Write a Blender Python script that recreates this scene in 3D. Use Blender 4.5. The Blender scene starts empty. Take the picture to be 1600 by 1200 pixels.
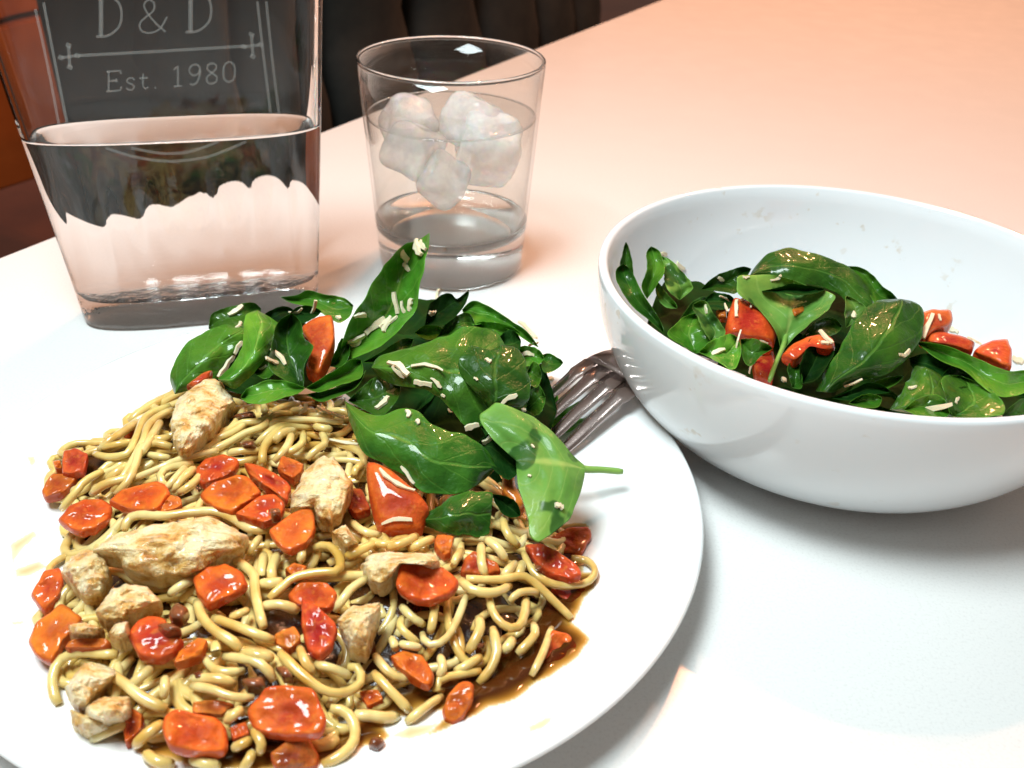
import bpy, bmesh, math, random
from mathutils import Vector, Matrix, noise
random.seed(7)
C = bpy.data.collections.new("dinner"); bpy.context.scene.collection.children.link(C)
scn = bpy.context.scene
S = 0.01                                   # everything below is measured in centimetres

# ------------------------------------------------------------------ camera
FPX, PITCH, ROLL, HCAM = 1470.0, .567, .041, 24.636
cp, sp, cr, sr = math.cos(PITCH), math.sin(PITCH), math.cos(ROLL), math.sin(ROLL)
FWD = Vector((0, cp, -sp)); U0 = Vector((0, sp, cp)); R0 = Vector((1, 0, 0))
RGT = cr*R0 + sr*U0; UPV = -sr*R0 + cr*U0
EYE = Vector((0, 0, HCAM))
cam = bpy.data.cameras.new("camera"); co = bpy.data.objects.new("camera", cam); C.objects.link(co)
m = Matrix((RGT, UPV, -FWD)).transposed().to_4x4(); m.translation = EYE*S
co.matrix_world = m
cam.sensor_width = 36; cam.lens = 36*FPX/1600; cam.clip_start = .01; cam.clip_end = 60
cam.dof.use_dof = True; cam.dof.focus_distance = .37; cam.dof.aperture_fstop = 17
scn.camera = co

# ------------------------------------------------------------------ light
w = bpy.data.worlds.new("World"); scn.world = w; w.use_nodes = True
w.node_tree.nodes["Background"].inputs[0].default_value = (1.0, .84, .72, 1)
w.node_tree.nodes["Background"].inputs[1].default_value = .15
def lamp(name, kind, loc, energy, col, size, aim=None, size_y=None, spot=None):
    l = bpy.data.lights.new(name, kind); l.energy = energy; l.color = col
    if kind == 'AREA':
        l.size = size
        if size_y: l.shape = 'RECTANGLE'; l.size_y = size_y
        else: l.shape = 'DISK'
    else: l.shadow_soft_size = size
    if spot: l.spot_size = spot; l.spot_blend = .6
    o = bpy.data.objects.new(name, l); C.objects.link(o); o.location = Vector(loc)*S; l.cycles.is_caustics_light = True
    if aim is not None: o.rotation_euler = (Vector(aim)-Vector(loc)).to_track_quat('-Z', 'Y').to_euler()
    return o
lamp("cool_ceiling_panel", 'AREA', (-24, 18, 84), 10.2, (.86, .98, 1.0), .34, (-1, 30, 0), .27)
for i, (x, y) in enumerate([(8, 135), (38, 128), (70, 140), (14, 190), (48, 196), (84, 188)]):
    lamp("warm_pendant_bulb", 'POINT', (x, y, 118), 16.5, (1, .43, .215), .014)
scn.view_settings.view_transform = 'Standard'; scn.view_settings.look = 'None'
scn.view_settings.exposure = .07; scn.view_settings.gamma = 1
scn.render.engine = 'CYCLES'
cy = scn.cycles
cy.use_denoising = True; cy.max_bounces = 14; cy.transmission_bounces = 14; cy.transparent_max_bounces = 16
cy.glossy_bounces = 6; cy.diffuse_bounces = 4; cy.sample_clamp_indirect = 40; cy.caustics_refractive = True; cy.caustics_reflective = True
cy.blur_glossy = .3

# ------------------------------------------------------------------ geometry helpers
def ray(px, py): return FWD + RGT*((px-800)/FPX) - UPV*((py-600)/FPX)
def at(px, py, z):                          # the point at height z that lies along a line of sight
    d = ray(px, py); return EYE + d*((z-HCAM)/d.z)
def link(name, me, mat=None, parent=None, smooth=True):
    if mat: me.materials.append(mat)
    if smooth:
        for p in me.polygons: p.use_smooth = True
    o = bpy.data.objects.new(name, me); C.objects.link(o)
    if parent: o.parent = parent
    return o
def mesh(name, vs, fs, mat=None, parent=None, smooth=True, uv=None):
    me = bpy.data.meshes.new(name); me.from_pydata([tuple(v*S) for v in vs], [], fs)
    if uv:
        l = me.uv_layers.new(name="UVMap")
        for lp in me.loops: l.data[lp.index].uv = uv[lp.vertex_index]
    me.update(); return link(name, me, mat, parent, smooth)
def tag(o, label=None, cat=None, group=None, kind=None):
    if label: o["label"] = label
    if cat: o["category"] = cat
    if group: o["group"] = group
    if kind: o["kind"] = kind
    return o
def recalc(o):
    bm = bmesh.new(); bm.from_mesh(o.data); bmesh.ops.remove_doubles(bm, verts=bm.verts, dist=1e-6)
    bmesh.ops.recalc_face_normals(bm, faces=bm.faces); bm.to_mesh(o.data); bm.free()
    return o
def cat_rom(P, n, closed=False):
    P = [Vector(p) for p in P]; N = len(P); out = []
    segs = N if closed else N-1
    for i in range(n if closed else n+1):
        t = i/n*segs; k = min(int(t), segs-1); f = t-k
        if closed: a, b, c, d = P[(k-1) % N], P[k], P[(k+1) % N], P[(k+2) % N]
        else: a, b, c, d = P[max(k-1, 0)], P[k], P[min(k+1, N-1)], P[min(k+2, N-1)]
        out.append(.5*((2*b)+(c-a)*f+(2*a-5*b+4*c-d)*f*f+(3*b-a-3*c+d)*f**3))
    return out
def resample(P, n, closed=False):           # equal steps along a polyline
    P = [Vector(p) for p in P]
    Q = P+[P[0]] if closed else P
    L = [0]
    for a, b in zip(Q, Q[1:]): L.append(L[-1]+(b-a).length)
    out = []; k = 0; cnt = n if closed else n+1
    for i in range(cnt):
        t = L[-1]*i/n
        while k < len(L)-2 and L[k+1] < t: k += 1
        f = (t-L[k])/max(L[k+1]-L[k], 1e-9); out.append(Q[k].lerp(Q[k+1], min(f, 1)))
    return out
def lathe(prof, n=96, cx=0, cy=0):
    vs, fs = [], []
    for r, z in prof:
        for i in range(n):
            a = 2*math.pi*i/n; vs.append(Vector((cx+r*math.cos(a), cy+r*math.sin(a), z)))
    for k in range(len(prof)-1):
        for i in range(n):
            j = (i+1) % n; fs.append((k*n+i, k*n+j, (k+1)*n+j, (k+1)*n+i))
    return vs, fs
def rings_mesh(rings, cap0=True, cap1=True):
    vs, fs = [], []; n = len(rings[0])
    for r in rings: vs += r
    for k in range(len(rings)-1):
        for i in range(n):
            j = (i+1) % n; fs.append((k*n+i, k*n+j, (k+1)*n+j, (k+1)*n+i))
    if cap0: fs.append(tuple(range(n-1, -1, -1)))
    if cap1: b = (len(rings)-1)*n; fs.append(tuple(range(b, b+n)))
    return vs, fs
def tube(P, r, sides=9, taper=1.0, flat=1.0):
    rings = []; N = len(P); up = Vector((0, 0, 1))
    for i, p in enumerate(P):
        t = (P[min(i+1, N-1)]-P[max(i-1, 0)]).normalized()
        a = t.cross(up)
        a = a.normalized() if a.length > 1e-4 else Vector((1, 0, 0))
        b = a.cross(t).normalized()
        e = min(i, N-1-i)
        rr = r*(1 if e > 0 else .80)*(1+(taper-1)*i/(N-1))*(1+.16*noise.noise(p*1.1))
        rings.append([p+a*(rr*math.cos(2*math.pi*k/sides))+b*(rr*flat*math.sin(2*math.pi*k/sides)) for k in range(sides)])
    return rings_mesh(rings)

# ------------------------------------------------------------------ material helpers
def newmat(name):
    m = bpy.data.materials.new(name); m.use_nodes = True; nt = m.node_tree
    return m, nt, nt.nodes["Principled BSDF"]
def N(nt, t, **kw):
    n = nt.nodes.new(t)
    for k, v in kw.items():
        if hasattr(n, k) and not k.startswith("i_"): setattr(n, k, v)
        else: n.inputs[k[2:] if k.startswith("i_") else k].default_value = v
    return n
def setp(b, **kw):
    names = dict(base="Base Color", rough="Roughness", ior="IOR", trans="Transmission Weight", metal="Metallic", coat="Coat Weight",
                 coatr="Coat Roughness", sss="Subsurface Weight", sssr="Subsurface Radius", ssss="Subsurface Scale", spec="Specular IOR Level", alpha="Alpha")
    for k, v in kw.items(): b.inputs[names[k]].default_value = (*v, 1) if k == "base" else v
def ramp(nt, fac, stops):
    r = nt.nodes.new("ShaderNodeValToRGB"); e = r.color_ramp.elements
    while len(e) < len(stops): e.new(.5)
    for el, (p, c) in zip(e, stops): el.position = p; el.color = (*c, 1) if len(c) == 3 else c
    nt.links.new(fac, r.inputs[0]); return r.outputs[0]
def tex(nt, scale, detail=4, rough=.55, coord="Object", vec=None):
    n = nt.nodes.new("ShaderNodeTexNoise"); n.inputs["Scale"].default_value = scale; n.inputs["Detail"].default_value = detail; n.inputs["Roughness"].default_value = rough
    if vec is None:
        tc = nt.nodes.new("ShaderNodeTexCoord"); vec = tc.outputs[coord]
    nt.links.new(vec, n.inputs["Vector"]); return n.outputs["Fac"]
def bump(nt, b, h, strength=.3, dist=.001):
    n = nt.nodes.new("ShaderNodeBump"); n.inputs["Strength"].default_value = strength; n.inputs["Distance"].default_value = dist
    nt.links.new(h, n.inputs["Height"]); nt.links.new(n.outputs[0], b.inputs["Normal"]); return n
def mix(nt, fac, a, b, blend='MIX'):
    n = nt.nodes.new("ShaderNodeMix"); n.data_type = 'RGBA'; n.blend_type = blend
    for s, v in ((n.inputs["Factor"], fac), (n.inputs["A"], a), (n.inputs["B"], b)):
        if isinstance(v, (int, float)): s.default_value = v
        elif isinstance(v, tuple): s.default_value = (*v, 1)
        else: nt.links.new(v, s)
    return n.outputs["Result"]
def math_(nt, op, a, b=None, c=None):
    n = nt.nodes.new("ShaderNodeMath"); n.operation = op
    for s, v in zip(n.inputs, (a, b, c)):
        if v is None: continue
        if isinstance(v, (int, float)): s.default_value = v
        else: nt.links.new(v, s)
    return n.outputs[0]

def m_table():
    m, nt, b = newmat("pale_quartz"); setp(b, rough=.2, spec=.5)
    f = tex(nt, 900, 2); g = tex(nt, 9, 3)
    c = ramp(nt, f, [(.30, (.75, .74, .725)), (.46, (.81, .805, .79)), (.70, (.83, .825, .81))])
    nt.links.new(ramp(nt, tex(nt, 26, 5, .65), [(.35, (.17, .17, .17)), (.7, (.25, .25, .25))]), b.inputs["Roughness"])
    c2 = mix(nt, math_(nt, 'MULTIPLY', g, .25), c, (.79, .78, .755))
    nt.links.new(c2, b.inputs["Base Color"]); return m
def m_ceramic(name, stain=False, col=(.86, .87, .875)):
    m, nt, b = newmat(name); setp(b, base=col, rough=.09, coat=.3, coatr=.04)
    if stain:
        f = tex(nt, 95, 3, .6); g = tex(nt, 26, 2)
        s = math_(nt, 'MULTIPLY', ramp(nt, f, [(.63, (0, 0, 0)), (.70, (1, 1, 1))]), ramp(nt, g, [(.47, (0, 0, 0)), (.62, (1, 1, 1))]))
        nt.links.new(mix(nt, math_(nt, 'MULTIPLY', s, .55), col, (.55, .43, .26)), b.inputs["Base Color"])
    return m
def m_glass(name, rough=0.0, col=(1, 1, 1), ior=1.48):
    m, nt, b = newmat(name); setp(b, base=col, rough=rough, trans=1.0, ior=ior); return m
def m_leaf(name, lo, hi, vein, rough=.36, coat=.6, wrinkle=.5, blot=False, spec=.22):
    m, nt, b = newmat(name)
    uvn = nt.nodes.new("ShaderNodeUVMap"); sep = nt.nodes.new("ShaderNodeSeparateXYZ"); nt.links.new(uvn.outputs[0], sep.inputs[0])
    u, v = sep.outputs[0], sep.outputs[1]
    av = math_(nt, 'ABSOLUTE', v)
    midrib = ramp(nt, av, [(.02, (1, 1, 1)), (.075, (0, 0, 0))])
    wob = math_(nt, 'MULTIPLY', tex(nt, 90, 2), .5)
    fr = math_(nt, 'FRACT', math_(nt, 'ADD', math_(nt, 'SUBTRACT', math_(nt, 'MULTIPLY', u, 5.0), math_(nt, 'MULTIPLY', av, 1.5)), wob))
    side = ramp(nt, math_(nt, 'ABSOLUTE', math_(nt, 'SUBTRACT', fr, .5)), [(.0, (.75, .75, .75)), (.07, (0, 0, 0))])
    veins = math_(nt, 'MAXIMUM', midrib, math_(nt, 'MULTIPLY', side, .55))
    n1 = tex(nt, 55, 4); n2 = tex(nt, 320, 3)
    base = ramp(nt, n1, [(.32, lo), (.68, hi)])
    base = mix(nt, math_(nt, 'MULTIPLY', n2, .30), base, tuple(min(1, c*1.9) for c in lo))
    base = mix(nt, math_(nt, 'MULTIPLY', ramp(nt, tex(nt, 28, 3), [(.48, (0, 0, 0)), (.66, (1, 1, 1))]), .5), base, tuple(c*d for c, d in zip(hi, (2.0, 1.25, 1.1))))
    base = mix(nt, math_(nt, 'MULTIPLY', ramp(nt, av, [(.86, (0, 0, 0)), (1, (1, 1, 1))]), .45), base, tuple(c*1.5 for c in hi))
    col = mix(nt, math_(nt, 'MULTIPLY', veins, .5), base, vein)
    oi = nt.nodes.new('ShaderNodeObjectInfo'); sh_ = math_(nt, 'ADD', math_(nt, 'MULTIPLY', oi.outputs['Random'], .75), .62)
    cmb = nt.nodes.new('ShaderNodeCombineXYZ'); nt.links.new(sh_, cmb.inputs[0]); nt.links.new(sh_, cmb.inputs[1]); nt.links.new(math_(nt, 'MULTIPLY', sh_, .9), cmb.inputs[2])
    col = mix(nt, 1.0, col, cmb.outputs[0], 'MULTIPLY')
    if blot: col = mix(nt, math_(nt, 'MULTIPLY', ramp(nt, tex(nt, 85, 2, .4), [(.60, (0, 0, 0)), (.64, (1, 1, 1))]), .8), col, (.015, .085, .015))
    nt.links.new(col, b.inputs["Base Color"])
    setp(b, rough=rough, coat=coat, coatr=.055, spec=spec)
    hgt = math_(nt, 'SUBTRACT', math_(nt, 'ADD', math_(nt, 'MULTIPLY', n1, 1.3), math_(nt, 'ADD', math_(nt, 'MULTIPLY', tex(nt, 200, 3), .55), math_(nt, 'MULTIPLY', tex(nt, 620, 3, .6), .16))), math_(nt, 'MULTIPLY', veins, .22))
    bump(nt, b, hgt, wrinkle, .0016)
    tr = nt.nodes.new("ShaderNodeBsdfTranslucent"); nt.links.new(mix(nt, .5, col, (.16, .42, .03)), tr.inputs[0])
    ms = nt.nodes.new("ShaderNodeMixShader"); ms.inputs[0].default_value = .30
    out = nt.nodes["Material Output"]; nt.links.new(b.outputs[0], ms.inputs[1]); nt.links.new(tr.outputs[0], ms.inputs[2]); nt.links.new(ms.outputs[0], out.inputs[0])
    return m
def m_tomato():
    m, nt, b = newmat("tomato_flesh")
    oi = nt.nodes.new("ShaderNodeObjectInfo")
    tc = nt.nodes.new("ShaderNodeTexCoord"); mp = nt.nodes.new("ShaderNodeMapping"); nt.links.new(tc.outputs["Object"], mp.inputs[0])
    f0 = tex(nt, 110, 3, .6, vec=mp.outputs[0]); g = tex(nt, 330, 3, vec=mp.outputs[0]); rad = N(nt, "ShaderNodeAttribute", attribute_name="rim")
    f = math_(nt, 'ADD', math_(nt, 'MULTIPLY', f0, .65), math_(nt, 'MULTIPLY', rad.outputs["Fac"], .30))
    dark = mix(nt, .6, oi.outputs["Color"], (.20, .006, .004)); lite = mix(nt, .34, oi.outputs["Color"], (.84, .26, .02))
    c = mix(nt, ramp(nt, f, [(.36, (0, 0, 0)), (.52, (.5, .5, .5)), (.66, (1, 1, 1))]), dark, lite)
    c = mix(nt, math_(nt, 'MULTIPLY', ramp(nt, g, [(.55, (0, 0, 0)), (.7, (1, 1, 1))]), .35), c, (.70, .24, .03))
    c = mix(nt, math_(nt, 'MULTIPLY', ramp(nt, rad.outputs['Fac'], [(.86, (0, 0, 0)), (.97, (1, 1, 1))]), .55), c, (.40, .018, .006))
    nt.links.new(c, b.inputs["Base Color"])
    setp(b, rough=.55, coat=.6, coatr=.03, sss=.12, ssss=.005, spec=.15); b.inputs["Subsurface Radius"].default_value = (1, .25, .1)
    bump(nt, b, math_(nt, 'ADD', f, math_(nt, 'ADD', math_(nt, 'MULTIPLY', g, .35), math_(nt, 'MULTIPLY', tex(nt, 800, 3), .12))), .75, .0022); return m
def m_chicken():
    m, nt, b = newmat("seared_chicken")
    f = tex(nt, 105, 6, .66); g = tex(nt, 420, 4)
    c = ramp(nt, f, [(.32, (.36, .14, .02)), (.42, (.66, .36, .08)), (.51, (.86, .67, .34)), (.66, (.90, .80, .56))])
    tc = nt.nodes.new('ShaderNodeTexCoord'); mp = nt.nodes.new('ShaderNodeMapping'); mp.inputs['Scale'].default_value = (.5, 3.2, 1); mp.inputs['Rotation'].default_value = (0, 0, .5); nt.links.new(tc.outputs['Object'], mp.inputs[0])
    fib = tex(nt, 190, 4, .6, vec=mp.outputs[0]); rad = N(nt, 'ShaderNodeAttribute', attribute_name='rim')
    c = mix(nt, math_(nt, 'MULTIPLY', g, .25), c, (.68, .43, .14)); c = mix(nt, math_(nt, 'MULTIPLY', ramp(nt, fib, [(.5, (0, 0, 0)), (.62, (1, 1, 1))]), .35), c, (.92, .84, .62))
    c = mix(nt, math_(nt, 'MULTIPLY', ramp(nt, math_(nt, 'ADD', rad.outputs['Fac'], math_(nt, 'MULTIPLY', f, .5)), [(1.02, (0, 0, 0)), (1.30, (1, 1, 1))]), .75), c, (.50, .24, .045))
    nt.links.new(c, b.inputs["Base Color"]); setp(b, rough=.5, coat=.35, coatr=.1, sss=.2, ssss=.003)
    b.inputs["Subsurface Radius"].default_value = (1, .6, .3)
    bump(nt, b, math_(nt, 'ADD', math_(nt, 'ADD', f, math_(nt, 'MULTIPLY', g, .4)), math_(nt, 'MULTIPLY', fib, 1.1)), .85, .0022); return m
def m_noodle():
    m, nt, b = newmat("soy_glazed_noodle")
    oi = nt.nodes.new("ShaderNodeObjectInfo"); f = tex(nt, 60, 3); g = tex(nt, 500, 2)
    base = mix(nt, oi.outputs["Random"], (.78, .58, .18), (.84, .70, .32))
    c = mix(nt, ramp(nt, f, [(.42, (0, 0, 0)), (.66, (.85, .85, .85))]), base, (.60, .33, .045))
    nt.links.new(c, b.inputs["Base Color"]); setp(b, rough=.30, coat=.8, coatr=.06, sss=.15, ssss=.003)
    b.inputs["Subsurface Radius"].default_value = (1, .6, .25)
    bump(nt, b, math_(nt, 'ADD', f, math_(nt, 'MULTIPLY', g, .2)), .15, .001); return m
def m_plain(name, lo, hi, scale, rough, coat=0, sss=0, bstr=.3, bscale=None, metal=0):
    m, nt, b = newmat(name); f = tex(nt, scale, 4)
    nt.links.new(ramp(nt, f, [(.3, lo), (.7, hi)]), b.inputs["Base Color"]); setp(b, rough=rough, coat=coat, coatr=.1, sss=sss, ssss=.003, metal=metal)
    bump(nt, b, tex(nt, bscale or scale*3, 4), bstr, .001); return m
def m_film(name, tint, att="depth"):
    m, nt, b = newmat(name); a = N(nt, "ShaderNodeAttribute", attribute_name=att)
    tr = nt.nodes.new("ShaderNodeBsdfTransparent")
    nt.links.new(ramp(nt, a.outputs["Fac"], [(0, (.99, .95, .84)), (.14, (.88, .62, .24)), (.6, tint)]), tr.inputs[0])
    setp(b, base=tuple(c*.35 for c in tint), rough=.07, coat=.4)
    ms = nt.nodes.new("ShaderNodeMixShader"); nt.links.new(ramp(nt, a.outputs["Fac"], [(0, (.01, .01, .01)), (.2, (.28, .28, .28)), (.6, (.88, .88, .88))]), ms.inputs[0])
    out = nt.nodes["Material Output"]; nt.links.new(tr.outputs[0], ms.inputs[1]); nt.links.new(b.outputs[0], ms.inputs[2]); nt.links.new(ms.outputs[0], out.inputs[0])
    return m
def m_thin(name, ior, tint):
    m, nt, b = newmat(name); tr = nt.nodes.new("ShaderNodeBsdfTransparent"); tr.inputs[0].default_value = (*tint, 1)
    gl = nt.nodes.new("ShaderNodeBsdfGlossy"); gl.inputs["Roughness"].default_value = .01; lw = nt.nodes.new("ShaderNodeLayerWeight"); lw.inputs[0].default_value = .5
    fac = math_(nt, 'ADD', math_(nt, 'MULTIPLY', math_(nt, 'POWER', lw.outputs['Facing'], 5), .9), ((ior-1)/(ior+1))**2)
    ms = nt.nodes.new("ShaderNodeMixShader"); nt.links.new(fac, ms.inputs[0]); nt.links.new(tr.outputs[0], ms.inputs[1]); nt.links.new(gl.outputs[0], ms.inputs[2])
    nt.links.new(ms.outputs[0], nt.nodes["Material Output"].inputs[0]); return m
def m_carafe():
    m = m_glass("carafe_glass", ior=1.26); nt = m.node_tree; b = nt.nodes["Principled BSDF"]
    tc = nt.nodes.new("ShaderNodeTexCoord"); sp_ = nt.nodes.new("ShaderNodeSeparateXYZ"); nt.links.new(tc.outputs["Object"], sp_.inputs[0])
    low = ramp(nt, math_(nt, 'MULTIPLY', sp_.outputs[2], 50), [(.55, (1, 1, 1)), (.8, (0, 0, 0))])
    bump(nt, b, math_(nt, 'MULTIPLY', tex(nt, 170, 2), low), .5, .003); return m
M = dict(table=m_table(), plate=m_ceramic("white_plate_glaze", col=(.88, .89, .89)), bowl=m_ceramic("white_bowl_glaze", True, (.83, .86, .88)),
    glass=m_glass("clear_glass"), water=m_glass("still_water", ior=1.333),
    leaf=m_leaf("spinach_top", (.013, .068, .007), (.058, .205, .020), (.15, .36, .055), wrinkle=.9),
    dark=m_leaf("spinach_dark", (.004, .026, .004), (.012, .062, .008), (.05, .14, .025), .62, .0, .5, False, .08),  # dark leaves; deepened so filler leaves paint the black shadow between the others
    pale=m_leaf("spinach_underside", (.095, .24, .045), (.155, .34, .068), (.40, .54, .16), .40, .2, .4, True),
    mid=m_leaf("spinach_bright", (.036, .165, .012), (.115, .33, .034), (.28, .50, .10), .28, .45, .7),
    stem=m_plain("leaf_stem", (.16, .34, .05), (.26, .46, .09), 60, .35, .3),
    tomato=m_tomato(), chicken=m_chicken(), noodle=m_noodle(),
    onion=m_plain("browned_onion", (.10, .025, .010), (.26, .085, .030), 140, .22, .6, .1),
    cheese=m_plain("hard_cheese", (.74, .62, .40), (.82, .73, .53), 150, .5, .05, .2, .25),
    sauce=m_film("soy_broth", (.20, .055, .010)),
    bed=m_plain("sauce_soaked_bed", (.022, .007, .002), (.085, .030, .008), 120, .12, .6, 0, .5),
    steel=m_plain("brushed_steel", (.46, .37, .345), (.56, .47, .44), 40, .22, 0, 0, .05, 900, 1.0),
    etch=None, ice=None, sofa=m_plain("charcoal_velvet", (.009, .0095, .008), (.020, .020, .016), 30, .75, 0, 0, .2, 700),
    wood=m_plain("orange_stained_wood", (.26, .065, .014), (.40, .115, .026), 6, .35, .2, 0, .1),
    floor=m_plain("red_brown_floor", (.20, .055, .022), (.30, .09, .035), 5, .4, .1, 0, .1))
mm, nt, b = newmat("frosted_etching"); setp(b, base=(.62, .62, .60), rough=.7)
tr = nt.nodes.new("ShaderNodeBsdfTransparent"); ms = nt.nodes.new("ShaderNodeMixShader"); ms.inputs[0].default_value = .21
nt.links.new(tr.outputs[0], ms.inputs[1]); nt.links.new(b.outputs[0], ms.inputs[2]); nt.links.new(ms.outputs[0], nt.nodes["Material Output"].inputs[0]); M["etch"] = mm; M["thin"] = m_thin("thin_clear_glass", 1.45, (.975, .98, .975)); M["thinwater"] = m_thin("thin_water", 1.33, (.965, .97, .965))
mm, nt, b = newmat("frosty_ice"); setp(b, base=(.98, .985, .99), rough=.22, trans=.4, ior=1.12, coat=.7, coatr=.05, sss=.5, ssss=.03); bump(nt, b, tex(nt, 110, 5), .55, .003); M["ice"] = mm
tr = nt.nodes.new("ShaderNodeBsdfTransparent"); ms = nt.nodes.new("ShaderNodeMixShader"); nt.links.new(ramp(nt, tex(nt, 60, 4), [(.35, (.22, .22, .22)), (.65, (.58, .58, .58))]), ms.inputs[0])
nt.links.new(b.outputs[0], ms.inputs[1]); nt.links.new(tr.outputs[0], ms.inputs[2]); nt.links.new(ms.outputs[0], nt.nodes["Material Output"].inputs[0])

# ------------------------------------------------------------------ setting
E0, E1 = Vector((-30.67, 50.5, 0)), Vector((15.08, 133.9, 0)); ET = (E1-E0).normalized(); EN = Vector((-ET.y, ET.x, 0))
def slab(name, corners, z1, z0, mat):
    bm = bmesh.new(); t = [bm.verts.new((c.x*S, c.y*S, z1*S)) for c in corners]; bo = [bm.verts.new((c.x*S, c.y*S, z0*S)) for c in corners]
    n = len(corners); bm.faces.new(t); bm.faces.new(bo[::-1])
    for i in range(n): bm.faces.new((t[i], bo[i], bo[(i+1) % n], t[(i+1) % n]))
    bmesh.ops.recalc_face_normals(bm, faces=bm.faces)
    bmesh.ops.bevel(bm, geom=[e for e in bm.edges if abs(e.verts[0].co.z-e.verts[1].co.z) < 1e-6], offset=.003, segments=2, affect='EDGES')
    me = bpy.data.meshes.new(name); bm.to_mesh(me); bm.free(); return link(name, me, mat, smooth=False)
a0 = E0-ET*90; a1 = E0+ET*260
tag(slab("table_top", [a0, a1, a1-EN*150, a0-EN*150], 0, -3, M["table"]), kind="structure")
tag(mesh("floor", [Vector((-600, -300, -75)), Vector((600, -300, -75)), Vector((600, 1200, -75)), Vector((-600, 1200, -75))], [(0, 1, 2, 3)], M["floor"]), kind="structure")

# banquette: an upright back of stuffed upholstered channels running along the far edge of the table
sofa = bpy.data.objects.new("sofa", None); C.objects.link(sofa)
tag(sofa, "charcoal upholstered banquette with deep stuffed channels beside the table", "sofa")
cuts = [41, 50, 65, 85, 103, 120, 132, 143]
for k, (s0, s1) in enumerate(zip(cuts, cuts[1:])):
    vs, fs = [], []; nu, nv = 14, 22
    for j in range(nv+1):
        z = -60+j/nv*92
        for i in range(nu+1):
            u = i/nu; prof = math.sqrt(max(0, 1-(2*u-1)**2))
            tuft = .9*math.exp(-((z+2)/5)**2)*math.exp(-(min(u, 1-u)/.35)**2)+.9*math.exp(-((z-20)/5)**2)
            d = 25+7*(1-prof**.8)+tuft*3-.07*z*0+.6*noise.noise(Vector((s0*.2+u*2, z*.08, 3)))
            vs.append(E0+ET*(s0+u*(s1-s0))+EN*(d+.06*(z+20))+Vector((0, 0, z)))
    b0 = len(vs)
    for j in range(nv):
        for i in range(nu): a = j*(nu+1)+i; fs.append((a, a+1, a+nu+2, a+nu+1))
    o = mesh("back_channel", vs, fs, M["sofa"], sofa)
    so = o.modifiers.new("depth", 'SOLIDIFY'); so.thickness = .05; so.offset = -1
vs = [E0+ET*s+EN*d+Vector((0, 0, z)) for z in (-75, 34) for s, d in ((42, 34), (143.5, 34), (143.5, 52), (42, 52))]
fs = [(0, 1, 2, 3), (4, 5, 6, 7), (0, 1, 5, 4), (1, 2, 6, 5), (2, 3, 7, 6), (3, 0, 4, 7)]
recalc(mesh("back_frame", vs, fs, M["sofa"], sofa, False))
# a wooden sideboard beyond the end of the banquette
side = bpy.data.objects.new("wooden_sideboard", None); C.objects.link(side)
tag(side, "orange brown wooden sideboard behind the left edge of the carafe", "sideboard")
q = EYE+ray(40, 283)*178; q.z = 0
def box(o, sx, sy, z0, z1, name, mat, par, bev=.004):
    bm = bmesh.new()
    P = [o+ET*a*sx+EN*bb*sy for a, bb in ((-1, 0), (.28, 0), (.28, 1), (-1, 1))]
    t = [bm.verts.new((c.x*S, c.y*S, z1*S)) for c in P]; bo = [bm.verts.new((c.x*S, c.y*S, z0*S)) for c in P]
    bm.faces.new(t); bm.faces.new(bo[::-1])
    for i in range(4): bm.faces.new((t[i], bo[i], bo[(i+1) % 4], t[(i+1) % 4]))
    bmesh.ops.recalc_face_normals(bm, faces=bm.faces); bmesh.ops.bevel(bm, geom=bm.edges[:], offset=bev, segments=2, affect='EDGES')
    me = bpy.data.meshes.new(name); bm.to_mesh(me); bm.free(); return link(name, me, mat, par, False)
box(q, 90, 40, -42, -14, "drawer_front", M["wood"], side); box(q+EN*1.2, 90, 40, -13.2, 26, "door_panel", M["wood"], side)
box(q+EN*3-ET*60, 8, 8, -75, -42, "leg", M["wood"], side); box(q+EN*3+ET*20, 8, 8, -75, -42, "leg", M["wood"], side)

# ------------------------------------------------------------------ plate, bowl
PC = Vector((-6.665, 28.077, 0))
def zplate(r): 
    t = max(0, min(1, (r-8.0)/6.0)); return .75+1.22*(t*t*(3-2*t)*.55+t*.45)
prof = [(0, .35), (7.2, .35), (7.6, 0), (8.2, 0), (8.6, .42)]+[(8.6+5.2*t, zplate(8.6+5.2*t)-.36) for t in (.2, .4, .6, .8, .95)]
prof += [(13.9, 1.74), (14.0, 1.9), (13.97, 2.0), (13.86, 2.03)]+[(13.7-i*.3, zplate(13.7-i*.3)+(.03 if i == 0 else 0)) for i in range(20)]+[(r, .75) for r in (7.6, 5, 2, 0)]
vs, fs = lathe(prof, 160, PC.x, PC.y); o = recalc(mesh("dinner_plate", vs, fs, M["plate"]))
tag(o, "large white dinner plate under the noodles and salad", "plate")
BC = Vector((14.579, 36.953, 0)); BR, BH = 11.05, 7.32
outer = [(BR*(.46+.54*math.sin(t*math.pi/2)**.95), BH*(1-math.cos(t*math.pi/2)**1.02)) for t in [i/22 for i in range(23)]]
def inner_r(z):                              # inside radius of the bowl at a height
    for (r0, z0), (r1, z1) in zip(outer, outer[1:]):
        if z0 <= z <= z1: return r0+(r1-r0)*(z-z0)/max(z1-z0, 1e-6)-.5
    return BR-.5
prof = [(0, .25), (4.7, .25), (4.8, 0), (5.08, 0)]+outer[1:-1]+[(BR, BH-.12), (BR-.03, BH-.02), (BR-.14, BH+.03), (BR-.3, BH+.02), (BR-.42, BH-.08)]
prof += [(max(0, r-.48), z+.25) for r, z in reversed(outer[:-2])]+[(0, .8)]
vs, fs = lathe(prof, 160, BC.x, BC.y); o = recalc(mesh("salad_bowl", vs, fs, M["bowl"]))
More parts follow.
